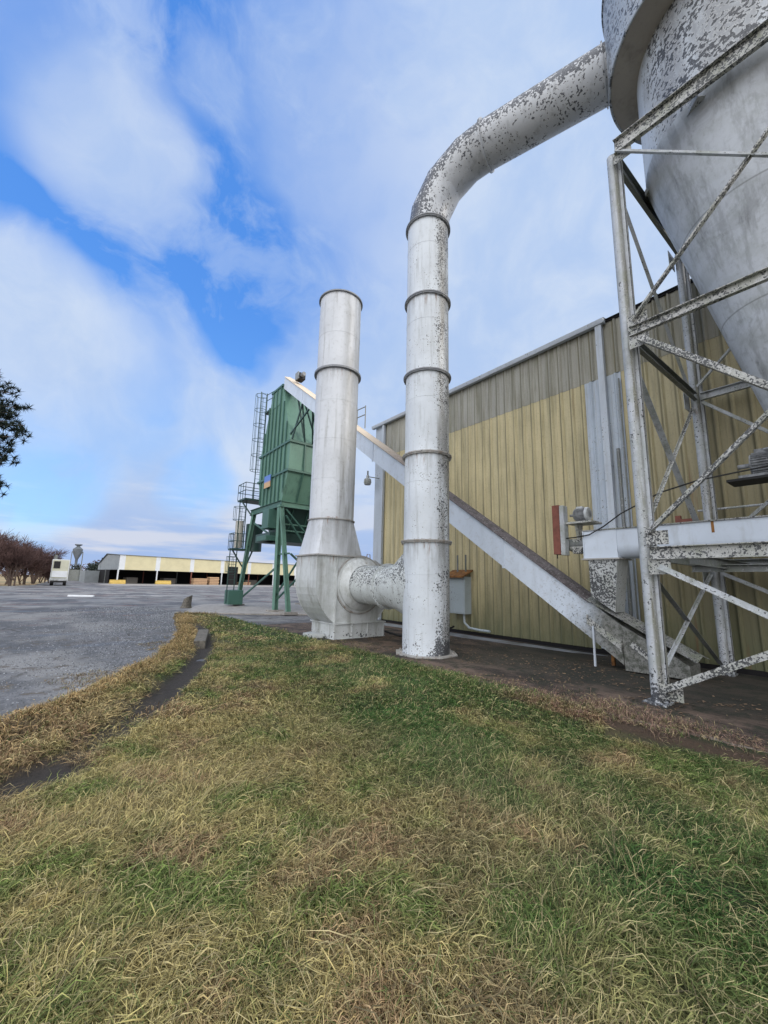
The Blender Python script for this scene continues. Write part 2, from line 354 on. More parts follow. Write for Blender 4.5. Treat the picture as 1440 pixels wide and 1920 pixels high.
def lawn_z(x, y):
    z = .045 + .05 * (fbm(x, y, .7, 2) - .5) + .03 * (fbm(x, y, 3, 3) - .5)
    z = z - .075 * gutter(x, y)
    z = z + .05 * np.exp(-((x - np.interp(y, EY, EX) - .35) / .3) ** 2)
    z = z - .03 * sst(x, SLABX - .5, SLABX)
    return z
def lawn_col(x, y):
    straw = np.array([.52, .43, .18]); brown = np.array([.42, .27, .155]); green = np.array([.14, .22, .05]); dgreen = np.array([.055, .135, .03]); tan = np.array([.48, .33, .15]); red = np.array([.32, .18, .115])
    c = np.ones((len(x), 1)) * straw * .8
    def mx(c, k, m): return c * (1 - m[:, None]) + k * m[:, None]
    c = mx(c, green, sst(fbm(x, y, 1.5, 21), .41, .57) * .88)
    c = mx(c, brown, sst(fbm(x, y, 2.3, 31), .50, .62) * .8)
    c = mx(c, straw, sst(fbm(x, y, 4.5, 41), .52, .62) * .8)
    side = sst(x - .2 * y, .7, 2.6)     # greener, darker towards the slab
    c = mx(c, dgreen, side * sst(fbm(x, y, 1.4, 51), .2, .5) * .85)
    e = np.interp(y, EY, EX)
    c = mx(c, tan, (1 - sst(x - e, .35, .75)) * sst(y, 3, 6) * .9)
    c = mx(c, brown * .8, (1 - sst(x - e, .8, 1.9)) * (1 - sst(y, 5.5, 7.5)) * .55)
    c = mx(c, red, (1 - sst(np.abs(x - 5.3), .12, .38)) * sst(fbm(x, y, 1.3, 61), .33, .45) * (1 - sst(y, 3.2, 4.2)) * .85)
    c = mx(c, np.array([.10, .16, .04]), (1 - sst(np.abs(x - 5.1), .15, .5)) * sst(y, 3.8, 4.4) * (1 - sst(y, 6.5, 8)) * .8)
    return c

# ------------------------------------------------------------------ ground
def sheet(name, x0, x1, y0, y1, z, mat, label=None, nx=1, ny=1):
    m = MB(); 
    for j in range(ny + 1):
        for i in range(nx + 1): m.v.append((x0 + (x1 - x0) * i / nx, y0 + (y1 - y0) * j / ny, z))
    for j in range(ny):
        for i in range(nx): a = j * (nx + 1) + i; m.f.append((a, a + 1, a + nx + 2, a + nx + 1))
    o = m.build(name, mat); tag(o, kind='structure'); return o
sheet('ground', -1500, 1500, -1500, 2500, -.06, M['field'])
# worn lot: irregular sheet a little above the field
m = MB()
pts = [(-14, -60), (60, -60), (80, 60), (90, 150), (30, 170), (4, 300), (-3, 300), (-2.2, 120), (-3.0, 84), (-5.2, 78), (-9.5, 70), (-40, 60), (-40, 0)]
m.v = [(x, y, -.04) for x, y in pts]; m.f = [tuple(range(len(pts)))]
o = m.build('parking_lot', M['lot']); tag(o, kind='structure')
# concrete slab beside the hall (dirty) with its edge
m = MB(); N = 90
ys = np.linspace(-14, 14.5, N)
ex = SLABX + .05 * (vnoise(ys, ys * 0, 1.2, 9) - .5) + .025 * (vnoise(ys, ys * 0, 6, 10) - .5)
for k in range(N):
    m.v += [(ex[k], ys[k], -.05), (ex[k] + .01, ys[k], .018), (8.5, ys[k], .02), (10.58, ys[k], .02)]
for k in range(N - 1):
    for q in range(3): m.f.append((k * 4 + q, k * 4 + q + 1, k * 4 + q + 5, k * 4 + q + 4))
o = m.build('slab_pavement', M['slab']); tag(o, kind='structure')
m = MB(); m.poly([(9.75, 13.6), (10.35, 13.9), (10.3, 4.6), (10.0, 5.3), (9.72, 8.5)], 'z', .024, .028)
o = m.build('wet_concrete_strip', M['wetstrip']); tag(o, kind='structure')
m = MB(); m.poly([(4.75, 21.0), (7.2, 19.2), (9.6, 17.9), (15, 17.6), (15.5, 27.2), (9.5, 27.2), (7.2, 27.0), (6.3, 25.5)], 'z', -.03, .03)
o = m.build('concrete_pad', M['concrete']); tag(o, kind='structure')
m = MB(); m.poly([(5, 88.5), (14, 88), (40, 92), (62, 100), (62, 112), (9, 108)], 'z', -.035, -.02)
o = m.build('shed_apron', M['concrete']); tag(o, kind='structure')

# lawn sheet
xs = np.arange(-9, SLABX + .02, .1); ys2 = np.arange(-8, 20.01, .1)
X, Y = np.meshgrid(xs, ys2); sh = X.shape; xf, yf = X.ravel(), Y.ravel()
EXf = np.interp(yf, EY, EX) + .28 * (fbm(xf, yf, 1.1, 71) - .5)
FAR = 19.6 + .5 * (fbm(xf, yf, .8, 72) - .5)
zf = lawn_z(xf, yf)
inside = sst(xf - EXf, -.12, .12) * (1 - sst(yf, FAR - .15, FAR + .15))
zf = zf * inside - .09 * (1 - inside)
cf = lawn_col(xf, yf) * .34  # sheet darkened to put shade into the gaps between blades
gm = gutter(xf, yf)[:, None]
cf = cf * (1 - gm) + np.array([.055, .047, .042]) * gm
nx = sh[1]; ny = sh[0]
vv = np.stack([xf, yf, zf], 1)
idx = np.arange(nx * ny).reshape(ny, nx)
q = np.stack([idx[:-1, :-1], idx[:-1, 1:], idx[1:, 1:], idx[1:, :-1]], -1).reshape(-1, 4)
keep = (xf[q[:, 0]] > EXf[q[:, 0]] - .4) & (yf[q[:, 0]] < FAR[q[:, 0]] + .3)
def npmesh(name, v, f, colr, mat, smooth=False):
    me = bpy.data.meshes.new(name); k = f.shape[1]
    me.vertices.add(len(v)); me.vertices.foreach_set('co', v.astype(np.float32).ravel())
    me.loops.add(f.size); me.loops.foreach_set('vertex_index', f.astype(np.int32).ravel())
    me.polygons.add(len(f)); me.polygons.foreach_set('loop_start', np.arange(0, f.size, k, dtype=np.int32)); me.polygons.foreach_set('loop_total', np.full(len(f), k, dtype=np.int32))
    me.update(calc_edges=True)
    if colr is not None:
        a = me.color_attributes.new('Col', 'FLOAT_COLOR', 'POINT')
        a.data.foreach_set('color', np.concatenate([colr, np.ones((len(colr), 1))], 1).astype(np.float32).ravel())
    if smooth: me.polygons.foreach_set('use_smooth', np.ones(len(f), dtype=bool))
    me.materials.append(mat); o = bpy.data.objects.new(name, me); col.objects.link(o); return o
def compact(v, f, c):
    u, inv = np.unique(f, return_inverse=True); return v[u], inv.reshape(f.shape), (c[u] if c is not None else None)
v_, f_, c_ = compact(vv, q[keep], cf)
lawn = npmesh('lawn', v_, f_, c_, M['lawn'], True); tag(lawn, kind='structure')

# grass blades
def blades(n, sampler, length, width, upr, name, label, colfun, flow=True, xmax=SLABX + .03, xoff=0.):
    x, y = sampler(n)
    ok = (x > np.interp(y, EY, EX) + .28 * (fbm(x, y, 1.1, 71) - .5) - xoff) & (x < xmax) & (y < 19.6 + .5 * (fbm(x, y, .8, 72) - .5))
    ok &= (rng.random(len(x)) > gutter(x, y) * 1.1)
    # sparse bare spots
    ok &= (rng.random(len(x)) < .35 + .9 * sst(fbm(x, y, 2.3, 91), .3, .5))
    x, y = x[ok], y[ok]; n = len(x)
    z = np.where(x > SLABX, .02, lawn_z(x, y)) - .01; z = np.where(x < np.interp(y, EY, EX) - .1, -.045, z)
    a = (2 * PI * 1.3 * fbm(x, y, .9, 81) + 1.2) + rng.normal(0, 1.0, n) if flow else rng.random(n) * 2 * PI
    L = length * (.45 + .9 * rng.random(n)) * (.7 + .6 * fbm(x, y, 1.6, 95))
    u = np.clip(upr + rng.normal(0, .22, n), .08, 1.3)      # how upright
    w = width * (.6 + .8 * rng.random(n))
    d = np.stack([np.cos(a), np.sin(a), np.zeros(n)], 1); s_ = np.stack([-np.sin(a), np.cos(a), rng.normal(0, .5, n)], 1)
    up = np.array([0, 0, 1.])
    p0 = np.stack([x, y, z], 1)
    h = L * u; hz = L * np.sqrt(np.clip(1 - np.minimum(u, .98) ** 2, .05, 1))
    p1 = p0 + d * (hz * .25)[:, None] + up * (h * .55)[:, None]
    p2 = p0 + d * (hz * .62)[:, None] + up * (h * .82)[:, None]
    drop = rng.random(n) * .75
    p3 = p0 + d * hz[:, None] * 1.05 + up * (h * (.95 - drop))[:, None] + s_ * (L * rng.normal(0, .12, n))[:, None]
    W = w[:, None]
    vs = np.stack([p0 - s_ * W * .5, p0 + s_ * W * .5, p1 - s_ * W * .5, p1 + s_ * W * .5, p2 - s_ * W * .38, p2 + s_ * W * .38, p3 - s_ * W * .06, p3 + s_ * W * .06], 1)
    b = (np.arange(n) * 8)[:, None, None]
    fs = (np.array([[0, 1, 3, 2], [2, 3, 5, 4], [4, 5, 7, 6]])[None] + b).reshape(-1, 4)
    c = colfun(x, y)
    r = rng.random(n)[:, None]
    strawy = np.array([.50, .42, .21]); c = c * (.35 + 1.25 * rng.random((n, 1)) ** 1.3); c = np.where(r < .17, c * .25 + strawy * .8 * (.8 + .6 * rng.random((n, 1))), c)
    c = np.where(r > .93, np.array([.13, .17, .05]) * (.6 + .8 * rng.random((n, 1))), c)
    cc = np.repeat(c[:, None, :], 8, 1); cc[:, :2] *= .22; cc[:, 2:4] *= .7; cc[:, 6:] *= 1.15  # roots darkened: shade between blades put into the colour
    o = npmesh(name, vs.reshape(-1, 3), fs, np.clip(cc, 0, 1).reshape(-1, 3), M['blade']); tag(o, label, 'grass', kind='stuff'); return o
def polar(r0, r1, a0=-8, a1=82, pw=1.):
    def f(n):
        r = r0 + (r1 - r0) * rng.random(n) ** pw; a = np.radians(a0 + (a1 - a0) * rng.random(n))
        return r * np.sin(a), r * np.cos(a)
    return f
DENS = 1.0
blades(int(330000 * DENS), polar(.9, 5.2), .115, .0032, .33, 'grass', 'matted straw and green grass blades of the lawn nearest the viewer', lawn_col)
blades(int(170000 * DENS), polar(5.0, 11, -12, 65), .11, .006, .42, 'grass', 'short mixed grass of the middle of the lawn beyond the near blades', lawn_col)
blades(int(60000 * DENS), polar(11, 20.5, 8, 55), .12, .013, .4, 'grass', 'short pale grass at the far end of the lawn before the concrete pad', lawn_col)
blades(5000, polar(.9, 4.5), .22, .003, .3, 'loose_straw', 'long pale dead straws lying loose over the near grass', lambda x, y: np.ones((len(x), 1)) * np.array([.36, .30, .16]))
def edge_s(n):
    y = 4.5 + rng.random(n) ** .8 * 14; x = np.interp(y, EY, EX) + rng.normal(.3, .24, n) * np.interp(y, [4, 18], [1.1, .8]); ok = fbm(x, y, 1.8, 77) + .3 * rng.random(n) > .55; return x[ok], y[ok]
blades(int(15000 * DENS), edge_s, .13, .005, .6, 'dry_grass_strip', 'tall tan dry grass strip along the edge of the gravel lot', lambda x, y: np.ones((len(x), 1)) * np.array([.46, .32, .15]) * .75 + lawn_col(x, y) * .25)
def slab_s(n):
    y = -2 + 12.5 * rng.random(n); x = 5.7 + np.abs(rng.normal(0, .35, n)); ok = fbm(x, y, 1.9, 66) > .56; return x[ok], y[ok]
blades(9000, slab_s, .06, .004, .6, 'slab_weeds', 'low green and brown weeds creeping from the lawn onto the slab', lambda x, y: np.where(rng.random((len(x), 1)) < .5, np.array([.07, .10, .03]), np.array([.20, .14, .09])), flow=False, xmax=7.2)
def lot_s(n):
    y = 5.5 + rng.random(n) * 10; x = np.interp(y, EY, EX) - .1 - np.abs(rng.normal(0, .55, n)); ok = fbm(x, y, 1.3, 68) > .57; return x[ok], y[ok]
blades(12000, lot_s, .06, .005, .5, 'lot_weeds', 'thin patches of dead grass growing out of the gravel beside the verge', lambda x, y: np.ones((len(x), 1)) * np.array([.26, .19, .11]), flow=False, xoff=3.)
def pad_s(n):
    f = rng.random(n); x = 3.9 + 5.6 * f + rng.normal(0, .12, n); y = 21.3 - 3.2 * f + rng.normal(0, .28, n); return x, y
def padblades(n):
    x, y = pad_s(n); return x, np.minimum(y, 19.4)
blades(2500, padblades, .15, .012, .7, 'dry_grass_edge', 'dry tufts where the lawn meets the concrete pad by the green bin', lambda x, y: np.ones((len(x), 1)) * np.array([.36, .27, .13]))
def weed_s(n):
    y = 1.0 + rng.random(n) * 3.4; x = 5.75 + rng.normal(0, .28, n); k = fbm(x, y, 2.2, 33)
    ok = (k > .42) & (rng.random(n) < 1 - np.abs(y - 2.8) / 1.9); return x[ok], y[ok]
blades(int(14000 * DENS), weed_s, .10, .004, .6, 'dead_weeds', 'reddish dead weeds matted along the slab edge near the tower leg', lambda x, y: np.ones((len(x), 1)) * np.array([.28, .18, .135]), flow=False, xmax=6.5)

# loose stones of the gravel lot near the grass
n = 60000; y = 4.5 + 22 * rng.random(n) ** 1.5; x = np.interp(y, EY, EX) + .3 - np.abs(rng.normal(0, 1.9, n)); ok = fbm(x, y, .8, 45) + .5 * rng.random(n) > .66; x, y = x[ok], y[ok]; n = len(x)
sz = (.004 + .012 * rng.random(n) ** 2) * (1 + y / 22)
oc = np.array([[1, 0, 0], [0, 1, 0], [-1, 0, 0], [0, -1, 0], [0, 0, .8]]); jit = 1 + .5 * (rng.random((n, 5, 1)) - .5); ra = rng.random(n) * 6.28
rc = oc[None] * jit; rx_ = rc[..., 0] * np.cos(ra)[:, None] - rc[..., 1] * np.sin(ra)[:, None]; ry_ = rc[..., 0] * np.sin(ra)[:, None] + rc[..., 1] * np.cos(ra)[:, None]
vs = np.stack([rx_ * sz[:, None] + x[:, None], ry_ * sz[:, None] + y[:, None], rc[..., 2] * sz[:, None] - .042], -1)
fs = (np.array([[0, 1, 4], [1, 2, 4], [2, 3, 4], [3, 0, 4]])[None] + (np.arange(n) * 5)[:, None, None]).reshape(-1, 3)
pc = (.07 + .26 * rng.random((n, 1)) ** 2) * np.array([.97, 1., 1.05]); tP = NT('stone'); M['stone'] = tP.done(tP.attr('Col'), .8)
o = npmesh('gravel', vs.reshape(-1, 3), fs, np.repeat(pc[:, None], 5, 1).reshape(-1, 3), M['stone']); tag(o, 'loose grey gravel stones on the lot along the grass edge', 'gravel', kind='stuff')
# fallen leaves and litter on the slab
n = 5200; x = 5.75 + 3.8 * rng.random(n) ** 1.6; y = -3 + 13 * rng.random(n); ok = fbm(x, y, 1.3, 55) > .47; x, y = x[ok], y[ok]; n = len(x); a = rng.random(n) * 6.28; sz = .010 + .022 * rng.random(n)
q = np.array([[-1, -.45], [1, -.35], [.9, .4], [-.8, .5]]); vx = x[:, None] + (q[None, :, 0] * np.cos(a)[:, None] - q[None, :, 1] * np.sin(a)[:, None]) * sz[:, None]; vy = y[:, None] + (q[None, :, 0] * np.sin(a)[:, None] + q[None, :, 1] * np.cos(a)[:, None]) * sz[:, None]
vs = np.stack([vx, vy, .024 + .012 * rng.random((n, 4))], -1); fs = np.arange(n * 4).reshape(-1, 4); pc = (.5 + .9 * rng.random((n, 1))) * np.array([.17, .115, .07])
o = npmesh('leaf_litter', vs.reshape(-1, 3), fs, np.repeat(pc[:, None], 4, 1).reshape(-1, 3), M['stone']); tag(o, 'brown leaf litter scattered over the dirty slab', 'litter', kind='stuff')

# ------------------------------------------------------------------ tall duct (pipe with elbow)
PX, PY, PR = 6.82, 7.08, .545
duct = thing('dust_duct', 'tall white round duct on the slab, flaking paint, bending over to the cyclone', 'duct', (PX, PY, 0))
FZ = [2.57, 4.67, 6.76, 8.86, 11.11]
prof = [(PR, .03)]
zs = [.03] + FZ
for i in range(5):
    prof = [(PR, zs[i] + .01), (PR, zs[i + 1] - .01)]
    mid = (zs[i] + zs[i + 1]) / 2 + (.35 if i else .5)
    MB().lathe((PX, PY, 0), [(PR, zs[i] + .01), (PR, zs[i + 1])], 64).lathe((PX, PY, 0), [(PR, mid - .006), (PR + .004, mid - .005), (PR + .004, mid + .005), (PR, mid + .006)], 64).build('pipe_section', M['pipe'], duct, True)
for z in FZ:
    fm = MB().ring((PX, PY, z), PR - .01, .075, .03, 64).ring((PX, PY, z - .033), PR - .01, .062, .02, 64)
    for k in range(20):
        a = 2 * PI * k / 20; fm.tube((PX + (PR + .04) * math.cos(a), PY + (PR + .04) * math.sin(a), z - .07), (PX + (PR + .04) * math.cos(a), PY + (PR + .04) * math.sin(a), z + .035), .01, 6)
    fm.build('flange', M['flange_rust'] if z < 5 else M['flange'], duct, True)
bp_ = MB(); o8 = [(PX + .74 * math.cos(PI / 8 + k * PI / 4 + .1), PY + .74 * math.sin(PI / 8 + k * PI / 4 + .1)) for k in range(8)]
bp_.poly(o8, 'z', .02, .045)
for k in range(8):
    a = k * PI / 4 + .5; bp_.tube((PX + .63 * math.cos(a), PY + .63 * math.sin(a), .045), (PX + .63 * math.cos(a), PY + .63 * math.sin(a), .09), .018, 6)
bp_.build('base_plate', M['flange_rust'], duct)
# mitred elbow
dh = V((math.sin(math.radians(18)), -math.cos(math.radians(18)), 0)); RE = 1.69
def ering(ang, r):   # ring of the elbow at bend angle ang
    cen = V((PX, PY, 11.11)) + dh * (RE * (1 - math.cos(ang))) + V((0, 0, RE * math.sin(ang)))
    tdir = dh * math.sin(ang) + V((0, 0, math.cos(ang))); nn = dh * math.cos(ang) - V((0, 0, math.sin(ang))); ss = tdir.cross(nn)
    return [cen + nn * (r * math.cos(2 * PI * k / 56)) + ss * (r * math.sin(2 * PI * k / 56)) for k in range(56)], cen, tdir
em = MB(); angs = [0, 18, 18.6, 44, 44.6, 71, 71.6, 90]
for i, a in enumerate(angs):
    sc = 1 / math.cos(math.radians(11)) if 0 < i < 7 else 1
    em.v += [tuple(p) for p in ering(math.radians(a), PR * (1.0 + (.004 if i % 2 else 0)))[0]]
for i in range(len(angs) - 1):
    for k in range(56): k2 = (k + 1) % 56; em.f.append((i * 56 + k, i * 56 + k2, (i + 1) * 56 + k2, (i + 1) * 56 + k))
em.build('elbow', M['elbow'], duct, True)
e_end = ering(PI / 2, PR)[1]
def hring(p, d, r, w, h, n=56):
    m = MB(); p = V(p); d = V(d).normalized(); u = V((0, 0, 1)); s_ = d.cross(u)
    pr = [(r, -h / 2), (r + w, -h / 2), (r + w, h / 2), (r, h / 2), (r, -h / 2)]
    for rr, t_ in pr:
        for k in range(n): a = 2 * PI * k / n; m.v.append(tuple(p + d * t_ + (u * math.cos(a) + s_ * math.sin(a)) * rr))
    for j in range(4):
        for k in range(n): k2 = (k + 1) % n; m.f.append((j * n + k, j * n + k2, (j + 1) * n + k2, (j + 1) * n + k))
    return m
hring(e_end, dh, PR - .01, .06, .05).build('flange', M['elbow'], duct, True)
d_end = e_end + dh * 3.02
MB().tube(e_end, d_end, PR, 56, cap=False).build('horizontal_duct', M['elbow'], duct, True)
hring(e_end + dh * 2.72, dh, PR - .01, .05, .03).build('flange', M['elbow'], duct, True)
hring(e_end + dh * 2.98, dh, PR - .01, .10, .04).build('flange', M['volute'], duct, True)
# branch to the fan: flared tee then straight piece
FYF = 10.0; FCX, FCZ = 6.95, 1.52
bm_ = MB(); N = 48
def bring(y, cx, cz, rx, rz): return [(cx + rx * math.cos(2 * PI * k / N), y, cz + rz * math.sin(2 * PI * k / N)) for k in range(N)]
rows = [bring(7.2, 6.83, 1.66, .535, 1.02), bring(7.45, 6.84, 1.64, .54, .94), bring(8.05, 6.87, 1.5, .55, .58), bring(8.6, 6.91, 1.5, .54, .54)]
for r_ in rows: bm_.v += r_
for i in range(len(rows) - 1):
    for k in range(N): k2 = (k + 1) % N; bm_.f.append((i * N + k, i * N + k2, (i + 1) * N + k2, (i + 1) * N + k))
bm_.build('branch_duct', M['branch'], duct, True)
MB().tube((6.91, 8.6, 1.5), (6.95, 9.78, 1.52), .535, 48, cap=False).build('branch_duct', M['branch'], duct, True)
hring((6.91, 8.6, 1.5), (0, 1, 0), .53, .07, .05).build('flange', M['branch'], duct, True)
hring((6.935, 9.2, 1.51), (0, 1, 0), .53, .02, .03).build('flange', M['branch'], duct, True)

# ------------------------------------------------------------------ fan and exhaust stack
fan = thing('exhaust_stack', 'shorter open-topped white exhaust stack rising from the rounded fan housing', 'exhaust stack', (6.25, 10.6, 0))
SX, SY, SR = 6.25, 10.6, .665
out = [(5.50, 2.30), (5.50, 1.62)]
for k in range(1, 12):
    a = math.radians(180 + 90 * k / 11); out.append((6.95 + 1.45 * math.cos(a), 1.62 + 1.42 * math.sin(a)))
for k in range(1, 15):
    a = math.radians(270 + 140 * k / 14); r_ = 1.42 - .6 * k / 14; out.append((6.95 + r_ * math.cos(a) * 1.0, 1.62 + r_ * math.sin(a)))
out += [(7.02, 2.30)]
fh_ = MB().poly(out, 'y', FYF, FYF + 1.2).build('fan_housing', M['fan'], fan, bevel=.012)
# edge strips of the scroll faces
es = MB(); es.path([(x, FYF - .006, z) for x, z in out[:-1]], .014, 6); es.path([(x, FYF + 1.206, z) for x, z in out[:-1]], .014, 6)
es.bar((6.12, FYF - .03, .02), (6.12, FYF - .03, 2.28), .035, .06, (0, 1, 0))
es.build('edge_strip', M['fan'], fh_, True)
pd = MB(); pd.box(6.12, 7.85, FYF + .0 - .02, FYF + 1.25, .02, .42)
pd.box(6.08, 7.9, FYF - .06, FYF + 1.3, .42, .45)
for x in (6.12, 6.7, 7.25, 7.83): pd.box(x - .02, x + .02, FYF - .055, FYF - .02, .02, .42)
pd.box(6.09, 7.88, FYF - .06, FYF + 1.3, .021, .035)
pd.build('pedestal', M['fan'], fan)
MB().poly([(5.68, 10.5), (5.66, 10.9), (6.0, 11.1), (6.08, 10.4)], 'z', .02, .13).build('footing', M['fan'], fan)
il = MB().lathe((6.95, FYF, 1.52), [(.80, 0), (.80, -.04), (.74, -.05), (.74, -.09), (.70, -.13), (.62, -.19), (.55, -.27)], 48, 'y'); il.build('inlet_cone', M['fan'], fh_, True)
MB().ring((6.95, FYF - .02, 1.52), .795, .05, .03, 48, 'y').build('inlet_ring', M['flange_rust'], fh_, True)
# rectangle to round transition
tm = MB(); n = 64; z0, z1 = 2.34, 3.37; hx, hy = .765, .6
lo = []
for k in range(n):
    a = 2 * PI * k / n; cx, cy = math.cos(a), math.sin(a); s_ = min(hx / max(abs(cx), 1e-6), hy / max(abs(cy), 1e-6)); lo.append((6.26 + cx * s_, FYF + .6 + cy * s_, z0))
hi = [(SX + SR * math.cos(2 * PI * k / n), SY + SR * math.sin(2 * PI * k / n), z1) for k in range(n)]
tm.v = lo + hi; tm.f = [(k, (k + 1) % n, n + (k + 1) % n, n + k) for k in range(n)]
tm.build('transition', M['stack'], fan, True)
MB().box(5.44, 7.08, FYF - .06, FYF + 1.26, 2.30, 2.34).build('flange', M['flange_rust'], fan)
for a_, b_ in ((3.37, 8.05), (8.05, 10.64)):
    sm_ = MB().lathe((SX, SY, 0), [(SR, a_ + .01), (SR, b_)], 64)
    for m_ in np.arange(a_ + 1.2, b_ - .6, 1.22): sm_.lathe((SX, SY, 0), [(SR, m_ - .006), (SR + .004, m_ - .005), (SR + .004, m_ + .005), (SR, m_ + .006)], 64)
    sm_.build('stack_shell', M['stack'], fan, True)
MB().lathe((SX, SY, 0), [(SR - .012, 8.2), (SR - .012, 10.64)], 64).build('liner', M['flange'], fan, True)
MB().ring((SX, SY, 3.37), SR - .01, .05, .03, 64).build('flange', M['flange_rust'], fan, True)
MB().ring((SX, SY, 8.05), SR - .01, .09, .06, 64).build('flange', M['flange'], fan, True)
MB().ring((SX, SY, 10.64), SR - .012, .065, .04, 64).build('rim', M['flange'], fan, True)
lg = MB(); lg.path([(7.2, 10.05, 2.3), (7.22, 10.05, 2.42), (7.32, 10.05, 2.42), (7.34, 10.05, 2.24)], .012, 6); lg.build('lifting_eye', M['rust'], fan)
mo = MB().lathe((7.3, 11.3, .75), [(0, 0), (.3, 0), (.3, .7), (0, .7)], 24, 'y'); mo.build('motor', M['black'], fan, True)
hs = MB(); hs.path([(7.75, 10.6, .35), (7.95, 10.2, .16), (8.1, 9.6, .06), (8.5, 9.2, .05), (9.2, 9.15, .05), (10.2, 9.3, .25)], .03, 8)
o = hs.build('hose', M['black'], None, True); tag(o, 'black hose lying on the slab between the fan housing and the hall', 'hose')

# ------------------------------------------------------------------ cyclone
CX, CY = 8.46, .72
cyc = thing('cyclone_separator', 'huge grey-white cyclone cone hanging in the steel tower', 'cyclone', (CX, CY, 3.3))
MB().lathe((CX, CY, 0), [(.22, 3.75), (.36, 4.2), (1.62, 9.2)], 96).build('cone', M['cone'], cyc, True)
MB().lathe((CX, CY, 0), [(1.62, 9.2), (1.62, 11.36)], 96).build('cylinder', M['cyl'], cyc, True)
vm = MB(); n = 96; OC = (8.25, .9); RV = 1.84
def vr(a):
    x, y = OC[0] + RV * math.cos(a), OC[1] + RV * math.sin(a); d = math.hypot(x - CX, y - CY)
    if d < 1.66: x, y = CX + (x - CX) * 1.66 / d, CY + (y - CY) * 1.66 / d
    return x, y
outer = [vr(2 * PI * k / n) for k in range(n)]
vm.v = [(x, y, 11.36) for x, y in outer] + [(x, y, 13.4) for x, y in outer] + [(CX, CY, 13.5)]
vm.f = [(k, (k + 1) % n, n + (k + 1) % n, n + k) for k in range(n)] + [(n + k, n + (k + 1) % n, 2 * n) for k in range(n)]
vm.build('volute', M['volute'], cyc, True)
um = MB(); um.v = [(x, y, 11.36) for x, y in outer] + [(CX + 1.61 * math.cos(2 * PI * k / n), CY + 1.61 * math.sin(2 * PI * k / n), 11.36) for k in range(n)]
def am(k): x, y = outer[k]; return math.atan2(y - CY, x - CX)
um.v = [(x, y, 11.36) for x, y in outer] + [(CX + 1.61 * math.cos(am(k)), CY + 1.61 * math.sin(am(k)), 11.36) for k in range(n)]
um.f = [(k, (k + 1) % n, n + (k + 1) % n, n + k) for k in range(n)]
um.build('volute_floor', M['volute_under'], cyc)
MB().lathe((CX, CY, 0), [(.75, 13.45), (.75, 14.3), (.8, 14.32)], 48).build('outlet', M['volute'], cyc, True)
MB().path([(x, y, 13.4) for x, y in outer], .03, 6, closed=True).build('volute_rim', M['volute'], cyc, True)
rm = MB(); rm.path([(x, y, 11.36) for x, y in outer], .022, 6, closed=True); rm.build('volute_rim', M['volute'], cyc, True)
# support brackets round the cylinder above the top frame
al = MB(); al.lathe((CX, CY, 0), [(.3, 3.75), (.3, 3.7), (.24, 3.65), (.24, 3.3), (.3, 3.25), (.3, 3.2), (.2, 3.2), (.2, 2.7)], 32); al.build('airlock', M['motor'], cyc, True)

# tower
tw = thing('support_tower', 'weathered grey steel lattice tower carrying the cyclone', 'tower', (8.46, .72, 0))
X0, X1, Y0, Y1 = 6.80, 10.2, -1.0, 2.40
ZT = 9.1
for (x, y) in ((X0, Y1), (X1, Y1), (X0, Y0), (X1, Y0)):
    near = x == X0
    sg = -1 if y == Y1 else 1
    lm = MB().tube((x, y, .03), (x, y, ZT), .078, 20)
    lm.box(x + .02, x + .032, y + sg * .07, y + sg * .135, .03, ZT); lm.box(x + .02, x + .075, y + sg * .125, y + sg * .137, .03, ZT)
    lm.box(x - .15, x + .15, y - .15, y + .15, .02, .045)
    lm.build('leg', M['leg'], tw, True)
def bm2(name, p, q, mat, kind='angle', w=.07, up=(0, 0, 1), h=.2):
    m = MB()
    if kind == 'angle': m.angle(p, q, w, .009, up)
    elif kind == 'chan': m.channel(p, q, .075, h, .012, up)
    elif kind == 'h': m.hbeam(p, q, .16, h, .014, up)
    else: m.bar(p, q, w, w, up)
    return m.build(name, M[mat], tw)
xn = X0 - .10; yb = Y1 - .10; yf = Y0 + .10; xb = X1 - .10
# horizontals
for z, h_ in ((ZT, .30), (5.6, .16), (2.1, .18)):
    k = 'chan'
    bm2('beam', (xn - .005, Y1 - .1, z), (xn - .005, Y0 + .1, z), 'tower_spot' if z < 9 else 'tower_spot', k, h=h_ if z < 9 else .28)
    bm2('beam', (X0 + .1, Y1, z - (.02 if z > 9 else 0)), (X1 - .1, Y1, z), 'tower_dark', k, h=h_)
    bm2('beam', (X1, Y1 - .1, z), (X1, Y0 + .1, z), 'tower', k, h=h_)
    bm2('beam', (X0 + .1, Y0, z), (X1 - .1, Y0, z), 'tower', k, h=h_)
# corner braces in the top frame plane
bm2('brace', (xn + .1, 1.15, ZT - .05), (8.0, Y1 - .1, ZT - .05), 'tower', 'angle', .12)
bm2('brace', (xn + .1, .2, ZT - .05), (8.0, Y0 + .1, ZT - .05), 'tower', 'angle', .12)
bm2('brace', (X1 - .1, .4, ZT - .05), (9., Y1 - .1, ZT - .05), 'tower', 'angle', .12)
# platform joists under the screw conveyor
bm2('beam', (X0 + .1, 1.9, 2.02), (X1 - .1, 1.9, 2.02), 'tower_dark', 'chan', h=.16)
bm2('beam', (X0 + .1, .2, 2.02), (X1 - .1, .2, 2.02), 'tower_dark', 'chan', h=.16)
bm2('beam', (8.5, 2.3, 1.95), (8.5, -.9, 1.95), 'tower_dark', 'chan', h=.12)
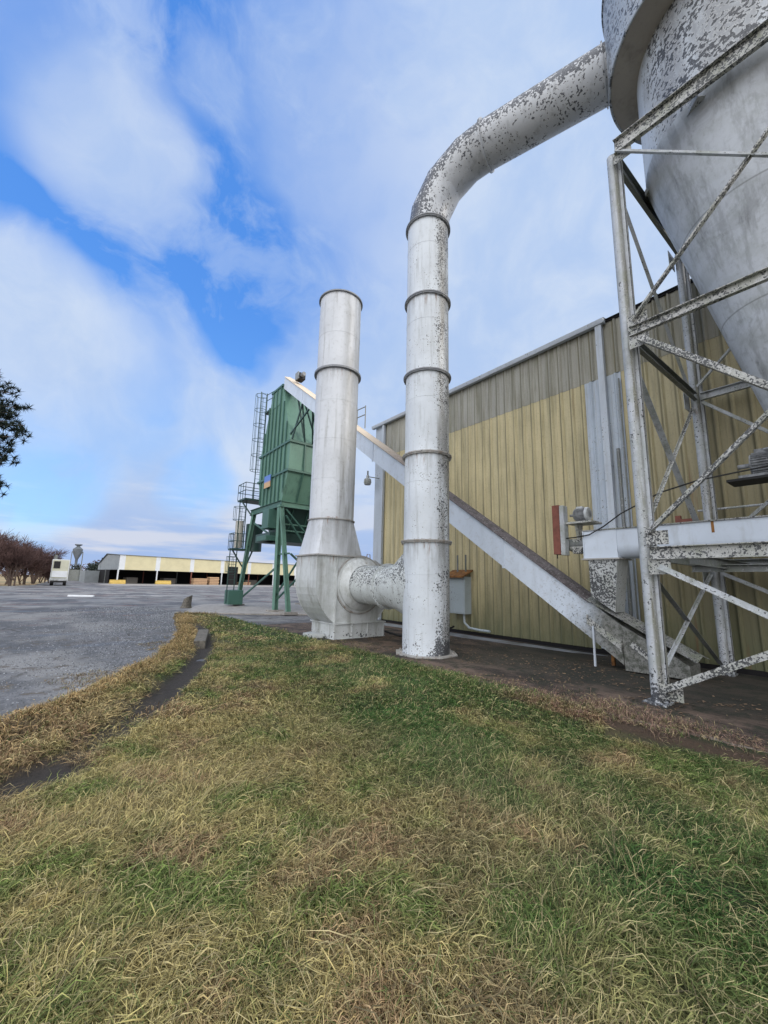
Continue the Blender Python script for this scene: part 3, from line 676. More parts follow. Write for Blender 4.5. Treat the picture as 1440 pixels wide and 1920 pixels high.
# near face braces
for (ya, za, yb_, zb, mt, w) in ((2.26, .20, -.95, 1.98, 'tower_spot', .085), (2.2, 1.88, -.95, .15, 'tower', .07), (2.28, 2.36, -.95, 5.45, 'tower_spot', .075), (2.2, 5.40, -.95, 2.3, 'tower_spot', .1), (2.24, 5.75, -.95, 9.0, 'tower_spot', .08), (2.28, 8.98, -.95, 5.75, 'tower', .06)):
    d = .018 if za > zb else 0
    bm2('brace', (xn - .03 - d, ya, za), (xn - .03 - d, yb_, zb), mt, 'angle', w, up=(0, 0, 1) if za < zb else (0, 0, 1))
# far face braces (plane Y1)
for (xa, za, xb_, zb, mt, w) in ((6.9, 1.9, 10.1, .2, 'tower_dark', .08), (6.9, .25, 10.1, 1.9, 'tower', .05), (6.9, 5.4, 10.1, 2.3, 'tower', .10), (6.9, 2.4, 10.1, 5.35, 'tower_spot', .05), (6.9, 8.9, 10.1, 5.7, 'tower', .06)):
    d = .03 if za > zb else 0
    bm2('brace', (xa, Y1 + .05 + d, za), (xb_, Y1 + .05 + d, zb), mt, 'angle', w)
# back face braces
for (ya, za, yb_, zb) in ((2.3, 5.45, -.9, 2.3), (2.3, 2.4, -.9, 5.4), (2.3, 5.8, -.9, 8.9), (2.3, 8.9, -.9, 5.8), (2.3, 1.9, -.9, .2)):
    bm2('brace', (xb + .02 + (.03 if za > zb else 0), ya, za), (xb + .02 + (.03 if za > zb else 0), yb_, zb), 'tower', 'angle', .065)
for z_, hh in ((.22, .2), (1.9, .2), (2.32, .2), (5.42, .2), (5.75, .26), (8.9, .22)):
    MB().box(xn - .028, xn - .016, 2.05, 2.33, z_ - hh / 2, z_ + hh / 2).build('gusset_plate', M['tower_spot'], tw)
for z_ in (1.9, 5.5, 8.9):
    MB().box(9.85, 10.2, Y1 + .1, Y1 + .112, z_ - .18, z_ + .18).build('gusset_plate', M['tower'], tw)
# rust-red post stub seen behind the tower
o = MB().box(10.28, 10.36, 2.9, 3.0, 2.35, 3.15).box(10.28, 10.36, 2.65, 2.9, 3.0, 3.07).build('steel_bracket', M['red']); tag(o, 'rust-red bracket fixed on the yellow wall behind the far tower leg', 'bracket')
ps = MB(); ps.tube((10.35, 2.6, 3.22), (10.35, -3, 3.22), .022, 8); o = ps.build('conduit_pipe', M['tower'], None, True); tag(o, 'upper of two thin pipes running level on the yellow wall behind the tower', 'pipe')
ps = MB(); ps.tube((10.35, 2.2, 2.95), (10.35, -3, 2.95), .035, 8); o = ps.build('conduit_pipe', M['tower_dark'], None, True); tag(o, 'lower, thicker and darker of two pipes running level on the wall behind the tower', 'pipe')
# ------------------------------------------------------------------ screw conveyor and drive
HX = 8.55; HW = .5
hc = thing('screw_conveyor', 'level white screw conveyor trough lying on the tower platform', 'conveyor', (HX + .25, 1, 2.2))
pts = [(HX, 2.74), (HX, 2.42)] + [(HX + .25 - .25 * math.cos(math.radians(a)), 2.42 - .25 * math.sin(math.radians(a))) for a in range(15, 180, 15)] + [(HX + HW, 2.42), (HX + HW, 2.74)]
MB().poly(pts, 'y', 3.5, -2.2).build('trough', M['conv'], hc, True)
MB().box(HX - .03, HX + HW + .03, -2.2, 4.17, 2.742, 2.765).build('cover', M['conv_dirty'], hc)
MB().box(HX - .012, HX + HW + .012, 3.5, 4.14, 2.18, 2.741).build('discharge_box', M['conv'], hc)
MB().box(HX - .03, HX + HW + .03, 4.141, 4.16, 2.16, 2.741).build('end_plate', M['conv'], hc)
MB().box(HX - .05, HX + HW + .05, 3.46, 4.2, 2.15, 2.179).build('flange', M['flange_rust'], hc)
ch = MB()
def frust(m, a, b, za, zb):
    (x0, x1, y0, y1), (u0, u1, w0, w1) = a, b
    m.add([(x0, y0, za), (x1, y0, za), (x1, y1, za), (x0, y1, za), (u0, w0, zb[0]), (u1, w0, zb[0]), (u1, w1, zb[1]), (u0, w1, zb[1])],
          [(0, 1, 2, 3), (7, 6, 5, 4), (0, 4, 5, 1), (1, 5, 6, 2), (2, 6, 7, 3), (3, 7, 4, 0)])
frust(ch, (HX, HX + HW, 3.52, 4.08), (HX + .14, HX + .56, 3.68, 4.14), 2.15, (1.12, 1.42))
ch.build('chute', M['chute'], hc)
rs = MB(); rs.box(HX - .004, HX - .001, 1.95, 1.99, 2.55, 2.74).build('rust_mark', M['rust'], hc)
dv = thing('drive_unit', 'small finned motor beside a red belt guard at the screw conveyor end', 'motor', (8.8, 4.4, 2.2))
MB().box(8.42, 8.62, 4.60, 4.76, 2.28, 3.36).build('belt_guard', M['red'], dv, bevel=.01)
MB().box(8.43, 8.61, 4.50, 4.598, 2.26, 3.34).build('guard_front', M['tower'], dv, bevel=.01)
def motor(parent, c, r, L, mats=('motor', 'motor_white')):
    x, y, z = c
    b = MB().lathe((x, y, z), [(0, 0), (r * .55, 0), (r * .88, L * .06), (r * .88, L * .72)], 28, 'y')
    for k in range(28):
        a = 2 * PI * k / 28
        b.add([(x + r * .87 * math.cos(a - .03), y + L * .12, z + r * .87 * math.sin(a - .03)), (x + r * 1.02 * math.cos(a), y + L * .12, z + r * 1.02 * math.sin(a)), (x + r * 1.02 * math.cos(a), y + L * .68, z + r * 1.02 * math.sin(a)), (x + r * .87 * math.cos(a - .03), y + L * .68, z + r * .87 * math.sin(a - .03)),
               (x + r * .87 * math.cos(a + .05), y + L * .12, z + r * .87 * math.sin(a + .05)), (x + r * .87 * math.cos(a + .05), y + L * .68, z + r * .87 * math.sin(a + .05))], [(0, 1, 2, 3), (4, 5, 2, 1)[::-1] if False else (1, 4, 5, 2)])
    parent = b.build('motor_body', M[mats[0]], parent, True)
    # fan shroud on the -y end
    MB().lathe((x, y, z), [(r * .55, -L * .01), (r * .95, 0), (r * 1.06, -L * .0 + .02), (r * 1.06, L * .13), (r * .9, L * .135)], 28, 'y').build('fan_cowl', M[mats[1]], parent, True)
    MB().lathe((x, y, z), [(0, .02), (r * .6, .02)], 20, 'y').build('fan_grille', M['black'], parent)
    MB().box(x - r * .35, x + r * .35, y + L * .3, y + L * .62, z + r * .86, z + r * 1.25).build('terminal_box', M[mats[1]], parent, bevel=.008)
    MB().tube((x, y + L * .72, z), (x, y + L * 1., z), r * .2, 12).build('shaft', M['motor'], parent, True)
motor(dv, (8.72, 4.08, 3.14), .14, .42)
mb_ = MB(); mb_.poly([(3.95, 2.93), (4.5, 2.93), (4.5, 2.97), (3.95, 2.97)], 'x', 8.5, 8.98)
MB().tube((8.75, 4.2, 2.5), (8.75, 4.58, 2.5), .13, 16).build('reducer', M['tower_dark'], dv, True); mb_.build('mounting_plate', M['tower_spot'], dv)
br = MB(); br.add([(8.6, 4.3, 2.93), (8.86, 4.3, 2.93), (8.78, 4.3, 2.6), (8.68, 4.3, 2.6), (8.6, 4.36, 2.93), (8.86, 4.36, 2.93), (8.78, 4.36, 2.6), (8.68, 4.36, 2.6)], [(0, 1, 2, 3), (7, 6, 5, 4), (0, 3, 7, 4), (1, 5, 6, 2), (3, 2, 6, 7)])
br.box(8.63, 8.83, 4.26, 4.44, 2.3, 2.62); br.tube((8.73, 4.2, 2.44), (8.73, 4.5, 2.44), .1, 16)
br.build('bracket', M['tower_spot'], dv, bevel=.006)
m2 = thing('rotary_valve_motor', 'larger dark finned motor under the cyclone tip, seen through the tower', 'motor', (8.6, 1.2, 3.4))
motor(m2, (8.95, 1.0, 3.68), .2, .62, ('motor', 'motor'))
MB().box(8.7, 9.22, .9, 1.75, 3.40, 3.44).build('mounting_plate', M['black'], m2)
MB().box(8.78, 9.14, 1.05, 1.6, 3.44, 3.5).build('motor_foot', M['motor'], m2)
MB().box(8.62, 8.95, .6, .9, 3.3, 3.6).build('gearbox', M['black'], m2, bevel=.02)
wc = MB(); wc.path([(8.85, 1.25, 3.9), (8.7, 1.1, 3.86), (8.6, .9, 3.6), (8.5, .7, 3.4), (8.45, .4, 3.3)], .016, 8); wc.build('flexible_conduit', M['motor_white'], m2, True)
cb = MB(); cb.path([(8.55, 4.75, 2.2), (8.5, 4.72, 2.5), (8.5, 4.55, 2.62), (8.5, 4.3, 2.63), (8.48, 4.0, 2.66), (8.46, 3.7, 2.8), (8.44, 3.35, 3.02), (8.44, 2.9, 3.22), (8.44, 2.65, 3.33), (8.46, 2.1, 3.45), (8.5, 1.6, 3.5), (8.6, 1.2, 3.55), (8.75, 1.0, 3.6)], .013, 6)
o = cb.build('power_cable', M['black'], None, True); tag(o, 'black cable slung between the two motors through the tower', 'cable')

# ------------------------------------------------------------------ inclined conveyor
KX = 8.75; KW = .55
ic = thing('inclined_conveyor', 'long white conveyor trough sloping up from the slab to the green bin', 'conveyor', (KX + .27, 3.0, .1))
def bz(y): return .02 + (y - 3.45) * .7115      # bottom line z(y)
TH = .745
ya, yb2 = 3.62, 20.75
MB().poly([(ya, bz(ya)), (yb2, bz(yb2)), (yb2, bz(yb2) + TH), (ya, bz(ya) + TH)], 'x', KX, KX + KW).build('trough', M['trough'], ic)
# boot end: dirty, lower
MB().poly([(2.55, .06), (3.6, .04), (3.62, bz(ya) + TH - .003), (2.78, .42), (2.55, .28)], 'x', KX + .002, KX + KW - .002).build('boot', M['trough'], ic)
def cov(y0, y1, name, mat, lip=.05):
    m = MB(); zt = lambda y: bz(y) + TH + .004
    xa, xb_, xm = KX - lip, KX + KW + lip, KX + KW / 2
    m.add([(xa, y0, zt(y0) - .03), (xa, y1, zt(y1) - .03), (xa, y0, zt(y0)), (xa, y1, zt(y1)), (xm, y0, zt(y0) + .07), (xm, y1, zt(y1) + .07), (xb_, y0, zt(y0)), (xb_, y1, zt(y1)), (xb_, y0, zt(y0) - .03), (xb_, y1, zt(y1) - .03)],
          [(0, 1, 3, 2), (2, 3, 5, 4), (4, 5, 7, 6), (6, 7, 9, 8)]); return m.build(name, mat, ic)
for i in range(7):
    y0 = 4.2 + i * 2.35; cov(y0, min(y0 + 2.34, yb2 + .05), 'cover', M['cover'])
m = MB(); xa, xb_ = KX - .06, KX + KW + .1
m.add([(xa, 4.25, bz(4.25) + TH + .01), (xa, 2.42, .37), (xb_, 2.42, .37), (xb_, 4.25, bz(4.25) + TH + .01), ((xa + xb_) / 2, 2.42, .45), ((xa + xb_) / 2, 4.25, bz(4.25) + TH + .1)], [(0, 1, 4, 5), (5, 4, 2, 3)])
o = m.build('boot_cover', M['conv_dirty'], ic); sm = o.modifiers.new('s', 'SOLIDIFY'); sm.thickness = .012
for y in (6.3, 9.1, 12.0, 15.1, 18.3):
    MB().prof((KX - .004, y, bz(y) - .03), (KX - .004, y, bz(y) + TH - .02), [(-.03, -.02), (.03, -.02), (.03, .02), (-.03, .02)], (1, 0, 0)).build('joint_flange', M['conv'], ic)
hd = MB()
for (yh, zh, L) in ((4.25, .52, .75),):
    dd = V((0, 1, .7115)).normalized(); p = V((KX - .02, yh, bz(yh) + .33)); hd.bar(p, p - dd * L, .03, .12, (0, -.58, .81))
    hd.bar(p + V((-.02, 0, .12)), p + V((-.02, .0, -.08)), .03, .03, (0, 1, 0)); hd.bar(p - dd * L + V((-.02, 0, .1)), p - dd * L + V((-.02, 0, -.1)), .03, .03, (0, 1, 0))
hd.build('hatch', M['tower_spot'], ic)
hd = MB(); p = V((KX - .02, 3.45, bz(3.6) + .42)); hd.bar(p, p - dd * .6, .03, .1, (0, -.58, .81)); hd.build('hatch', M['tower_spot'], ic)
MB().bar((KX - .03, 4.15, .03), (KX - .03, 4.15, bz(4.15) + .3), .035, .035, (1, 0, 0)).build('prop', M['white'], ic)
MB().bar((KX + .4, 3.98, .03), (KX + .4, 3.98, bz(3.98)), .06, .06, (1, 0, 0)).build('prop', M['rust'], ic)
bx_ = thing('head_drive', 'small dark drive box on top of the conveyor head above the green bin', 'motor', (8.9, 19.6, 13))
MB().box(8.85, 9.2, 19.0, 19.5, 12.3, 12.66).build('gearbox', M['black'], bx_, bevel=.03)
MB().box(8.78, 8.84, 19.05, 19.42, 12.3, 12.7).build('belt_guard', M['fargrey'], bx_)
MB().tube((8.98, 18.98, 12.5), (8.98, 18.75, 12.5), .11, 14).build('motor_body', M['motor'], bx_, True)
hr = MB()
for z_ in (8.5, 8.85): hr.bar((9.25, 13.3, z_), (9.25, 13.9, z_ + .04), .03, .03)
for y_ in (13.3, 13.9): hr.bar((9.25, y_, 7.9), (9.25, y_, 8.9), .03, .03)
hr.build('handrail', M['tower_dark'], ic)

# ------------------------------------------------------------------ metal hall
hall = thing('metal_building', 'yellow ribbed metal hall with a grey band under its eave', 'building', (10.6, 0, 0))
WX = 10.6; YA, YB = -16., 14.25; ZB, ZE = 7.02, 8.55
def ribwall(name, mat, y0, y1, z0, z1, x=WX, pitch=.305, dep=.042, parent=hall):
    m = MB(); pts = []
    k0 = math.floor(y0 / pitch) - 1; prof = []
    yy = k0 * pitch
    while yy < y1 + pitch:
        for dy, dx in ((0, 0), (.035, dep), (.06, dep), (.095, 0), (.17, 0), (.175, .006), (.20, .006), (.205, 0)): prof.append((yy + dy, dx))
        yy += pitch
    prof = [p for p in prof if y0 < p[0] < y1]; prof = [(y0, 0)] + prof + [(y1, 0)]
    for y, dx in prof: m.v += [(x - dx, y, z0), (x - dx, y, z1)]
    for i in range(len(prof) - 1): m.f.append((2 * i, 2 * i + 1, 2 * i + 3, 2 * i + 2))
    if name != 'wall_panel':
        for zz in np.arange(z0 + .35, z1, 1.45):
            yk = k0 * pitch
            while yk < y1 - .1:
                if yk > y0: m.box(x - dep - .008, x - dep + .002, yk + .038, yk + .058, zz, zz + .02)
                yk += pitch
    return m.build(name, mat, parent)
SC = 1
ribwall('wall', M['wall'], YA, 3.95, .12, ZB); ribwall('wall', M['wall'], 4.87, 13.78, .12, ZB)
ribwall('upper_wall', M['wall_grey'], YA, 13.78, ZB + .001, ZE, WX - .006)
ribwall('wall_panel', M['wall_white'], 3.951, 4.869, .14, ZB, WX - .012, .31)
MB().box(WX - .01, WX + .3, YA, YB, -.05, .119).build('foundation_gap', M['dark'], hall)  # black strip put in for the dark gap under the wall sheets
MB().box(WX - .045, WX + .0, 13.78, 14.27, .1, ZE).build('corner_trim', M['white'], hall)
# end wall facing +Y and roof (gable) going back in X
e = MB(); e.add([(WX, YB, .1), (WX + 24, YB, .1), (WX + 24, YB, ZE), (WX + 12, YB, ZE + 2.4), (WX, YB, ZE)], [(0, 1, 2, 3, 4)])
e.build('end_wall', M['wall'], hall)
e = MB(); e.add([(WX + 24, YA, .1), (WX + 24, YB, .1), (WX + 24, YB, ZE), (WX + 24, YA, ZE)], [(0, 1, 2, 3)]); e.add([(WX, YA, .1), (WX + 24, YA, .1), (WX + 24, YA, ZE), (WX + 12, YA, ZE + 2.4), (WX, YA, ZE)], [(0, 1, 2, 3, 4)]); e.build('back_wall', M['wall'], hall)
rf = MB(); rf.add([(WX - .1, YA - .1, ZE + .03), (WX - .1, YB + .12, ZE + .03), (WX + 12, YB + .12, ZE + 2.45), (WX + 12, YA - .1, ZE + 2.45), (WX + 24.1, YA - .1, ZE + .03), (WX + 24.1, YB + .12, ZE + .03)], [(0, 1, 2, 3), (3, 2, 5, 4)])
yy = YA + .1
while yy < YB:
    rf.prof((WX - .14, yy, ZE + .05), (WX + 3, yy, ZE + .05 + 3.14 * .2), [(-.03, -.012), (.03, -.012), (.018, .03), (-.018, .03)]); yy += .61
rf.build('roof', M['roof'], hall)
g = MB(); g.prof((WX - .14, 4.2, ZE - .03), (WX - .14, 14.4, ZE - .03), [(-.085, .06), (-.085, .045), (-.07, -.02), (-.055, -.06), (.07, -.06), (.075, .04)]); g.build('gutter', M['white'], hall)
MB().box(WX - .05, WX - .0, YA, 4.2, ZE - .03, ZE + .02).build('eave_trim', M['dark'], hall)
def downspout(y, z0, w=.13):
    m = MB(); m.box(WX - .16, WX - .05, y - w / 2, y + w / 2, z0, ZE - .06); m.box(WX - .165, WX - .03, y - w / 2 - .012, y + w / 2 + .012, 4.6, 4.63)
    return m.build('downspout', M['white'], hall)
downspout(4.36, .3, .16); downspout(13.62, .1, .12)
cd = MB(); cd.tube((WX - .09, 4.12, .3), (WX - .09, 4.12, 5.), .04, 8); cd.tube((WX - .08, 3.98, .3), (WX - .08, 3.98, ZB - .2), .02, 8); cd.build('conduit', M['tower_dark'], hall, True)
# electrical box with rusty hood
eb = thing('electrical_cabinet', 'pale electrical cabinet under a rusty hood on the yellow wall', 'cabinet', (10.3, 9.2, .65))
cab_ = MB().box(10.22, 10.54, 8.85, 9.55, .66, 1.84).build('cabinet', M['boxgrey'], eb, bevel=.01)
MB().box(10.208, 10.219, 8.88, 9.52, .70, 1.80).build('door', M['boxgrey'], cab_, bevel=.004)
h_ = MB(); h_.add([(10.05, 8.78, 1.80), (10.05, 9.65, 1.80), (10.55, 9.65, 2.02), (10.55, 8.78, 2.02), (10.05, 8.78, 1.85), (10.05, 9.65, 1.85), (10.55, 9.65, 2.07), (10.55, 8.78, 2.07)], [(0, 1, 2, 3), (7, 6, 5, 4), (0, 4, 5, 1), (0, 3, 7, 4), (1, 5, 6, 2), (2, 6, 7, 3)])
h_.build('hood', M['rust'], eb)
for y in (8.95, 9.3): MB().tube((10.4, y, 2.0), (10.4, y, 2.55), .03, 8).build('conduit_stub', M['tower_dark'], eb, True)
cc_ = MB(); cc_.path([(10.35, 9.0, .66), (10.35, 8.98, .4), (10.36, 8.8, .25), (10.36, 8.4, .22), (10.36, 8.0, .22)], .035, 8); cc_.build('conduit', M['boxgrey'], eb, True)
# corner lamp
lp = thing('wall_lamp', 'small floodlight on an arm at the far corner of the yellow hall', 'lamp', (10.5, 14.0, 6.1))
a_ = MB(); a_.tube((10.55, 13.95, 6.1), (10.1, 14.1, 6.12), .02, 8); a_.build('arm', M['tower_dark'], lp, True)
MB().lathe((10.05, 14.12, 5.98), [(0, .22), (.06, .2), (.07, .08), (.15, .03), (.17, -.12), (.13, -.22), (0, -.24)], 16).build('lamp_head', M['tower'], lp, True)
MB().tube((10.05, 14.12, 6.2), (10.05, 14.12, 6.38), .035, 8).build('photocell', M['tower_dark'], lp, True)

# ------------------------------------------------------------------ green bin
gb = thing('storage_bin', 'tall green steel bin on splayed legs fed by the conveyor', 'bin', (11, 21.5, 0))
BX0, BX1 = 8.75, 12.7; BL1 = 13.1
Z = dict(top=12.55, b1=8.87, b2=7.30, bot=5.70)
NY = dict(top=20.85, b1=19.42, b2=19.46, bot=20.1); FY = dict(top=22.25, b1=23.55, b2=23.55, bot=23.0)
def shell(name, a, b, mat='green'):
    m = MB(); m.add([(BX0, NY[a], Z[a]), (BX1, NY[a], Z[a]), (BX1, FY[a], Z[a]), (BX0, FY[a], Z[a]), (BX0, NY[b], Z[b]), (BX1, NY[b], Z[b]), (BX1, FY[b], Z[b]), (BX0, FY[b], Z[b])],
                    [(0, 1, 2, 3), (7, 6, 5, 4), (0, 4, 5, 1), (1, 5, 6, 2), (2, 6, 7, 3), (3, 7, 4, 0)]); return m.build(name, M[mat], gb)
shell('upper_shell', 'top', 'b1'); shell('middle_shell', 'b1', 'b2'); shell('lower_shell', 'b2', 'bot')
for k in ('b1', 'b2', 'top'):
    m = MB(); z = Z[k]; y0, y1 = NY[k] - .04, FY[k] + .04
    m.box(BX0 - .08, BX1 + .08, y0 - .05, y0 + .01, z - .06, z + .06); m.box(BX0 - .08, BX0 - .02, y0 + .01, y1, z - .06, z + .06); m.box(BX1 + .02, BX1 + .08, y0 + .01, y1, z - .06, z + .06); m.box(BX0 - .08, BX1 + .08, y1, y1 + .05, z - .06, z + .06)
    m.build('belt', M['green_rib'], gb)
def rib(p, q, w=.06, parent=gb, mat='green_rib', nm='rib', up=(1, 0, 0)): return MB().bar(p, q, w, .09, up).build(nm, M[mat], parent)
for k in range(1, 8):
    f = k / 8
    for a, b in (('top', 'b1'), ('b1', 'b2'), ('b2', 'bot')):
        ya_ = NY['b1'] + (FY['b1'] - NY['b1']) * f
        def yy_(l): return min(max(ya_, NY[l] + .05), FY[l] - .05)
        za, zb_ = Z[a], Z[b]
        if a == 'top':
            # ribs stop at the sloped edges
            yk = ya_; 
            if yk < NY['top']: za = Z['b1'] + (Z['top'] - Z['b1']) * (yk - NY['b1']) / (NY['top'] - NY['b1'])
            if yk > FY['top']: za = Z['b1'] + (Z['top'] - Z['b1']) * (FY['b1'] - yk) / (FY['b1'] - FY['top'])
            if za - zb_ < .3: continue
        if a == 'b2':
            if ya_ < NY['bot']: zb_ = Z['b2'] - (Z['b2'] - Z['bot']) * (ya_ - NY['b2']) / (NY['bot'] - NY['b2'])
            if ya_ > FY['bot']: zb_ = Z['b2'] - (Z['b2'] - Z['bot']) * (FY['b2'] - ya_) / (FY['b2'] - FY['bot'])
            if za - zb_ < .2: continue
        rib((BX0 - .04, ya_, zb_ + .06), (BX0 - .04, ya_, za - .08))
for xk in (9.6, 10.8, 12.0):
    rib((xk, NY['b1'] - .03, Z['b2'] + .05), (xk, NY['b1'] - .03, Z['b1'] - .05), up=(0, 1, 0)); rib((xk, NY['bot'] - .03, Z['bot'] + .02), (xk, NY['b2'] - .03, Z['b2'] - .05), up=(0, 1, 0))
# struts between the bin face and the conveyor
for (p, q) in (((9.55, 19.35, 8.95), (8.9, 19.2, 11.35)), ((8.8, 19.35, 8.95), (8.95, 18.6, 10.9)), ((10.3, 19.35, 8.95), (9.0, 18.6, 10.9)), ((10.3, 19.35, 8.95), (8.98, 17.6, 10.2)), ((8.8, 19.6, 9.3), (8.9, 17.6, 10.2)), ((10.0, 19.35, 8.95), (9.0, 17.6, 10.2)), ((9.55, 19.35, 8.95), (8.9, 18.6, 10.9))):
    MB().bar(p, q, .07, .07).build('strut', M['green_dark'], gb)
# head frame (end plate of tapered top)
MB().box(BX0 - .03, BX0 - .005, 21.05, 22.2, 11.5, 12.5).build('top_panel', M['green'], gb)
# bottom frame
m = MB(); zb_ = Z['bot'] - .05
m.hbeam((BX0 - .06, 19.9, zb_ - .1), (BX0 - .06, 24.3, zb_ - .1), .16, .34, .02); m.hbeam((BX1 + .06, 19.9, zb_ - .1), (BX1 + .06, 24.3, zb_ - .1), .16, .34, .02)
m.build('frame_beam', M['green_rib'], gb)
MB().hbeam((BX0 - .02, 20.0, zb_ - .1), (BL1 + .02, 20.0, zb_ - .1), .16, .3, .02).build('frame_beam', M['green'], gb)
# hopper below
m = MB(); m.add([(BX0 + .35, 20.4, 5.45), (BX1 - .35, 20.4, 5.45), (BX1 - .35, 22.9, 5.45), (BX0 + .35, 22.9, 5.45), (BX0 + .35, 21.0, 4.1), (BX1 - .35, 21.0, 4.1), (BX1 - .35, 22.3, 4.1), (BX0 + .35, 22.3, 4.1)],
                [(0, 1, 2, 3), (7, 6, 5, 4), (0, 4, 5, 1), (1, 5, 6, 2), (2, 6, 7, 3), (3, 7, 4, 0)]); m.build('hopper', M['green_dark'], gb)
for xk in (9.6, 10.5, 11.4, 12.3): MB().bar((xk, 20.35, 5.4), (xk, 20.95, 4.15), .05, .08, (0, 1, 0)).build('rib', M['green_rib'], gb)
MB().box(BX0 - .3, BX1, 20.6, 22.6, 3.62, 4.08).build('discharge_trough', M['green_dark'], gb)
for z_ in (4.2, 4.55): MB().bar((BX0 + .1, 20.3, z_), (BX1, 20.3, z_), .05, .07).build('rail', M['green'], gb)
m = MB(); m.box(8.35, 8.95, 20.7, 21.6, 4.3, 5.35); m.box(8.2, 9.1, 20.5, 21.8, 3.62, 3.9)
m.build('gate_box', M['green_rib'], gb, bevel=.03)
# legs
for (x, yt, yb_, w) in ((BX0, 20.05, 18.45, .16), (BX0 - .02, 20.15, 19.95, .30), (BX0, 23.9, 25.6, .26), (BL1, 20.05, 18.45, .16), (BL1 + .02, 20.15, 19.95, .3), (BL1, 23.9, 25.6, .26)):
    lg_ = MB().hbeam((x, yb_, .12), (x, yt, 5.5), w, .2, .02, (1, 0, 0)).build('leg', M['green'], gb)
    MB().box(x - .35, x + .35, yb_ - .3, yb_ + .3, .0, .12).build('footing', M['concrete'], lg_)
for (p, q) in (((BX0, 20.0, 2.3), (BX0, 25.4, .35)), ((BX0, 20.0, 2.9), (BX0, 18.75, 2.9)), ((BX0, 24.5, 3.5), (9.9, 24.5, 5.0)), ((BX0 + .2, 19.0, 2.9), (BX1, 20.9, .8)), ((BX0, 19.9, .9), (10.6, 20.1, 3.7)), ((BX0 + .1, 19.6, 4.9), (10.9, 20.1, 2.6)),
               ((9.0, 20.0, 5.3), (11.2, 20.0, 3.2)), ((BX0, 19.9, .6), (11.5, 20.1, 3.3)), ((BX0, 23.8, 4.9), (BX0, 20.1, 3.6)), ((8.75, 25.2, 1.9), (9.6, 25.2, 4.2))):
    MB().bar(p, q, .08, .08).build('brace', M['green_rib'], gb)
# sign
s_ = thing('bin_sign', 'small blue and yellow-orange sign on the ribbed side of the green bin', 'sign', (8.6, 21.9, 7))
tS = NT('sign_face'); zz = tS.sep()[2]; M['sign'] = tS.done(tS.mix(tS.step(zz, 6.98, 7.12), (.55, .36, .20), (.12, .22, .55)), .6)
o = MB().box(8.60, 8.63, 21.45, 22.3, 6.72, 7.42).build('sign_plate', M['sign'], s_)
# drum / tank on the far end
MB().lathe((8.3, 25.0, 0), [(0, 3.45), (.24, 3.45), (.24, 5.1), (0, 5.1)], 20).build('tank', M['tank'], gb, True)
MB().lathe((9.2, 24.9, 0), [(0, 3.3), (.5, 3.3), (.5, 4.95), (0, 4.95)], 24).build('drum', M['green_dark'], gb, True)
# ladder assembly
def cage(cx, cy, z0, z1, r=.36, name='ladder_cage'):
    m = MB(); n = 18
    k = max(2, int(round((z1 - z0) / .95)) + 1)
    for i in range(k):
        z = z0 + (z1 - z0) * i / (k - 1)
        m.path([(cx + r * math.cos(2 * PI * j / n), cy + r * math.sin(2 * PI * j / n), z) for j in range(n)], .017, 5, closed=True)
    for j in range(7):
        a = 2 * PI * j / 7; m.tube((cx + r * math.cos(a), cy + r * math.sin(a), z0), (cx + r * math.cos(a), cy + r * math.sin(a), z1), .014, 5)
    return m.build(name, M['green_dark'], gb)
def ladder(x, y, z0, z1):
    m = MB()
    for dx in (-.2, .2): m.bar((x + dx, y, z0), (x + dx, y, z1), .03, .05)
    z = z0 + .15
    while z < z1: m.tube((x - .2, y, z), (x + .2, y, z), .012, 5); z += .3
    return m.build('ladder', M['green_dark'], gb)
cage(8.95, 24.75, 8.35, 13.4); ladder(9.0, 24.4, 6.4, 13.5)
cage(8.25, 25.0, 5.15, 5.95); ladder(8.35, 24.8, 3.4, 6.4); cage(8.0, 25.0, 2.0, 2.9, .3); ladder(8.0, 24.8, .2, 3.4)
def platform(x0, x1, y0, y1, z, rz):
    m = MB(); m.box(x0, x1, y0, y1, z - .1, z); pf = m.build('platform', M['green_dark'], gb)
    m = MB()
    c = [(x1, y0), (x0, y0), (x0, y1), (x1, y1)]
    for i in range(3):
        for zz_ in (z + rz * .5, z + rz): m.bar((*c[i], zz_), (*c[i + 1], zz_), .035, .035)
    for i in range(3):
        for f in np.linspace(0, 1, 4):
            px, py = c[i][0] + (c[i + 1][0] - c[i][0]) * f, c[i][1] + (c[i + 1][1] - c[i][1]) * f; m.bar((px, py, z), (px, py, z + rz), .025, .025)
    m.build('railing', M['green_dark'], pf)
platform(8.15, 9.5, 24.0, 25.3, 6.4, .95); platform(7.85, 8.75, 24.6, 25.4, 3.4, .9)
MB().bar((8.75, 24.0, 5.2), (8.2, 24.7, 6.3), .07, .07).build('brace', M['green_dark'], gb)
MB().bar((8.75, 25.0, 2.2), (8.0, 25.0, 3.3), .07, .07).build('brace', M['green_dark'], gb)
# top rail next to ladder
m = MB()
for z_ in (13.0, 13.4): m.bar((9.2, 24.4, z_), (9.35, 22.4, z_ - .1), .03, .03)
for y_ in (22.4, 23.1, 23.8): m.bar((9.3, y_, 12.2), (9.3, y_, 13.4), .03, .03)
m.box(9.1, 9.9, 22.3, 24.4, 12.05, 12.15); m.build('top_landing', M['green_dark'], gb)
o = MB().box(7.85, 8.7, 24.55, 25.3, .12, .95).build('control_cabinet', M['green_rib'], None, bevel=.02); tag(o, 'green steel cabinet at the foot of the bin ladder', 'cabinet')

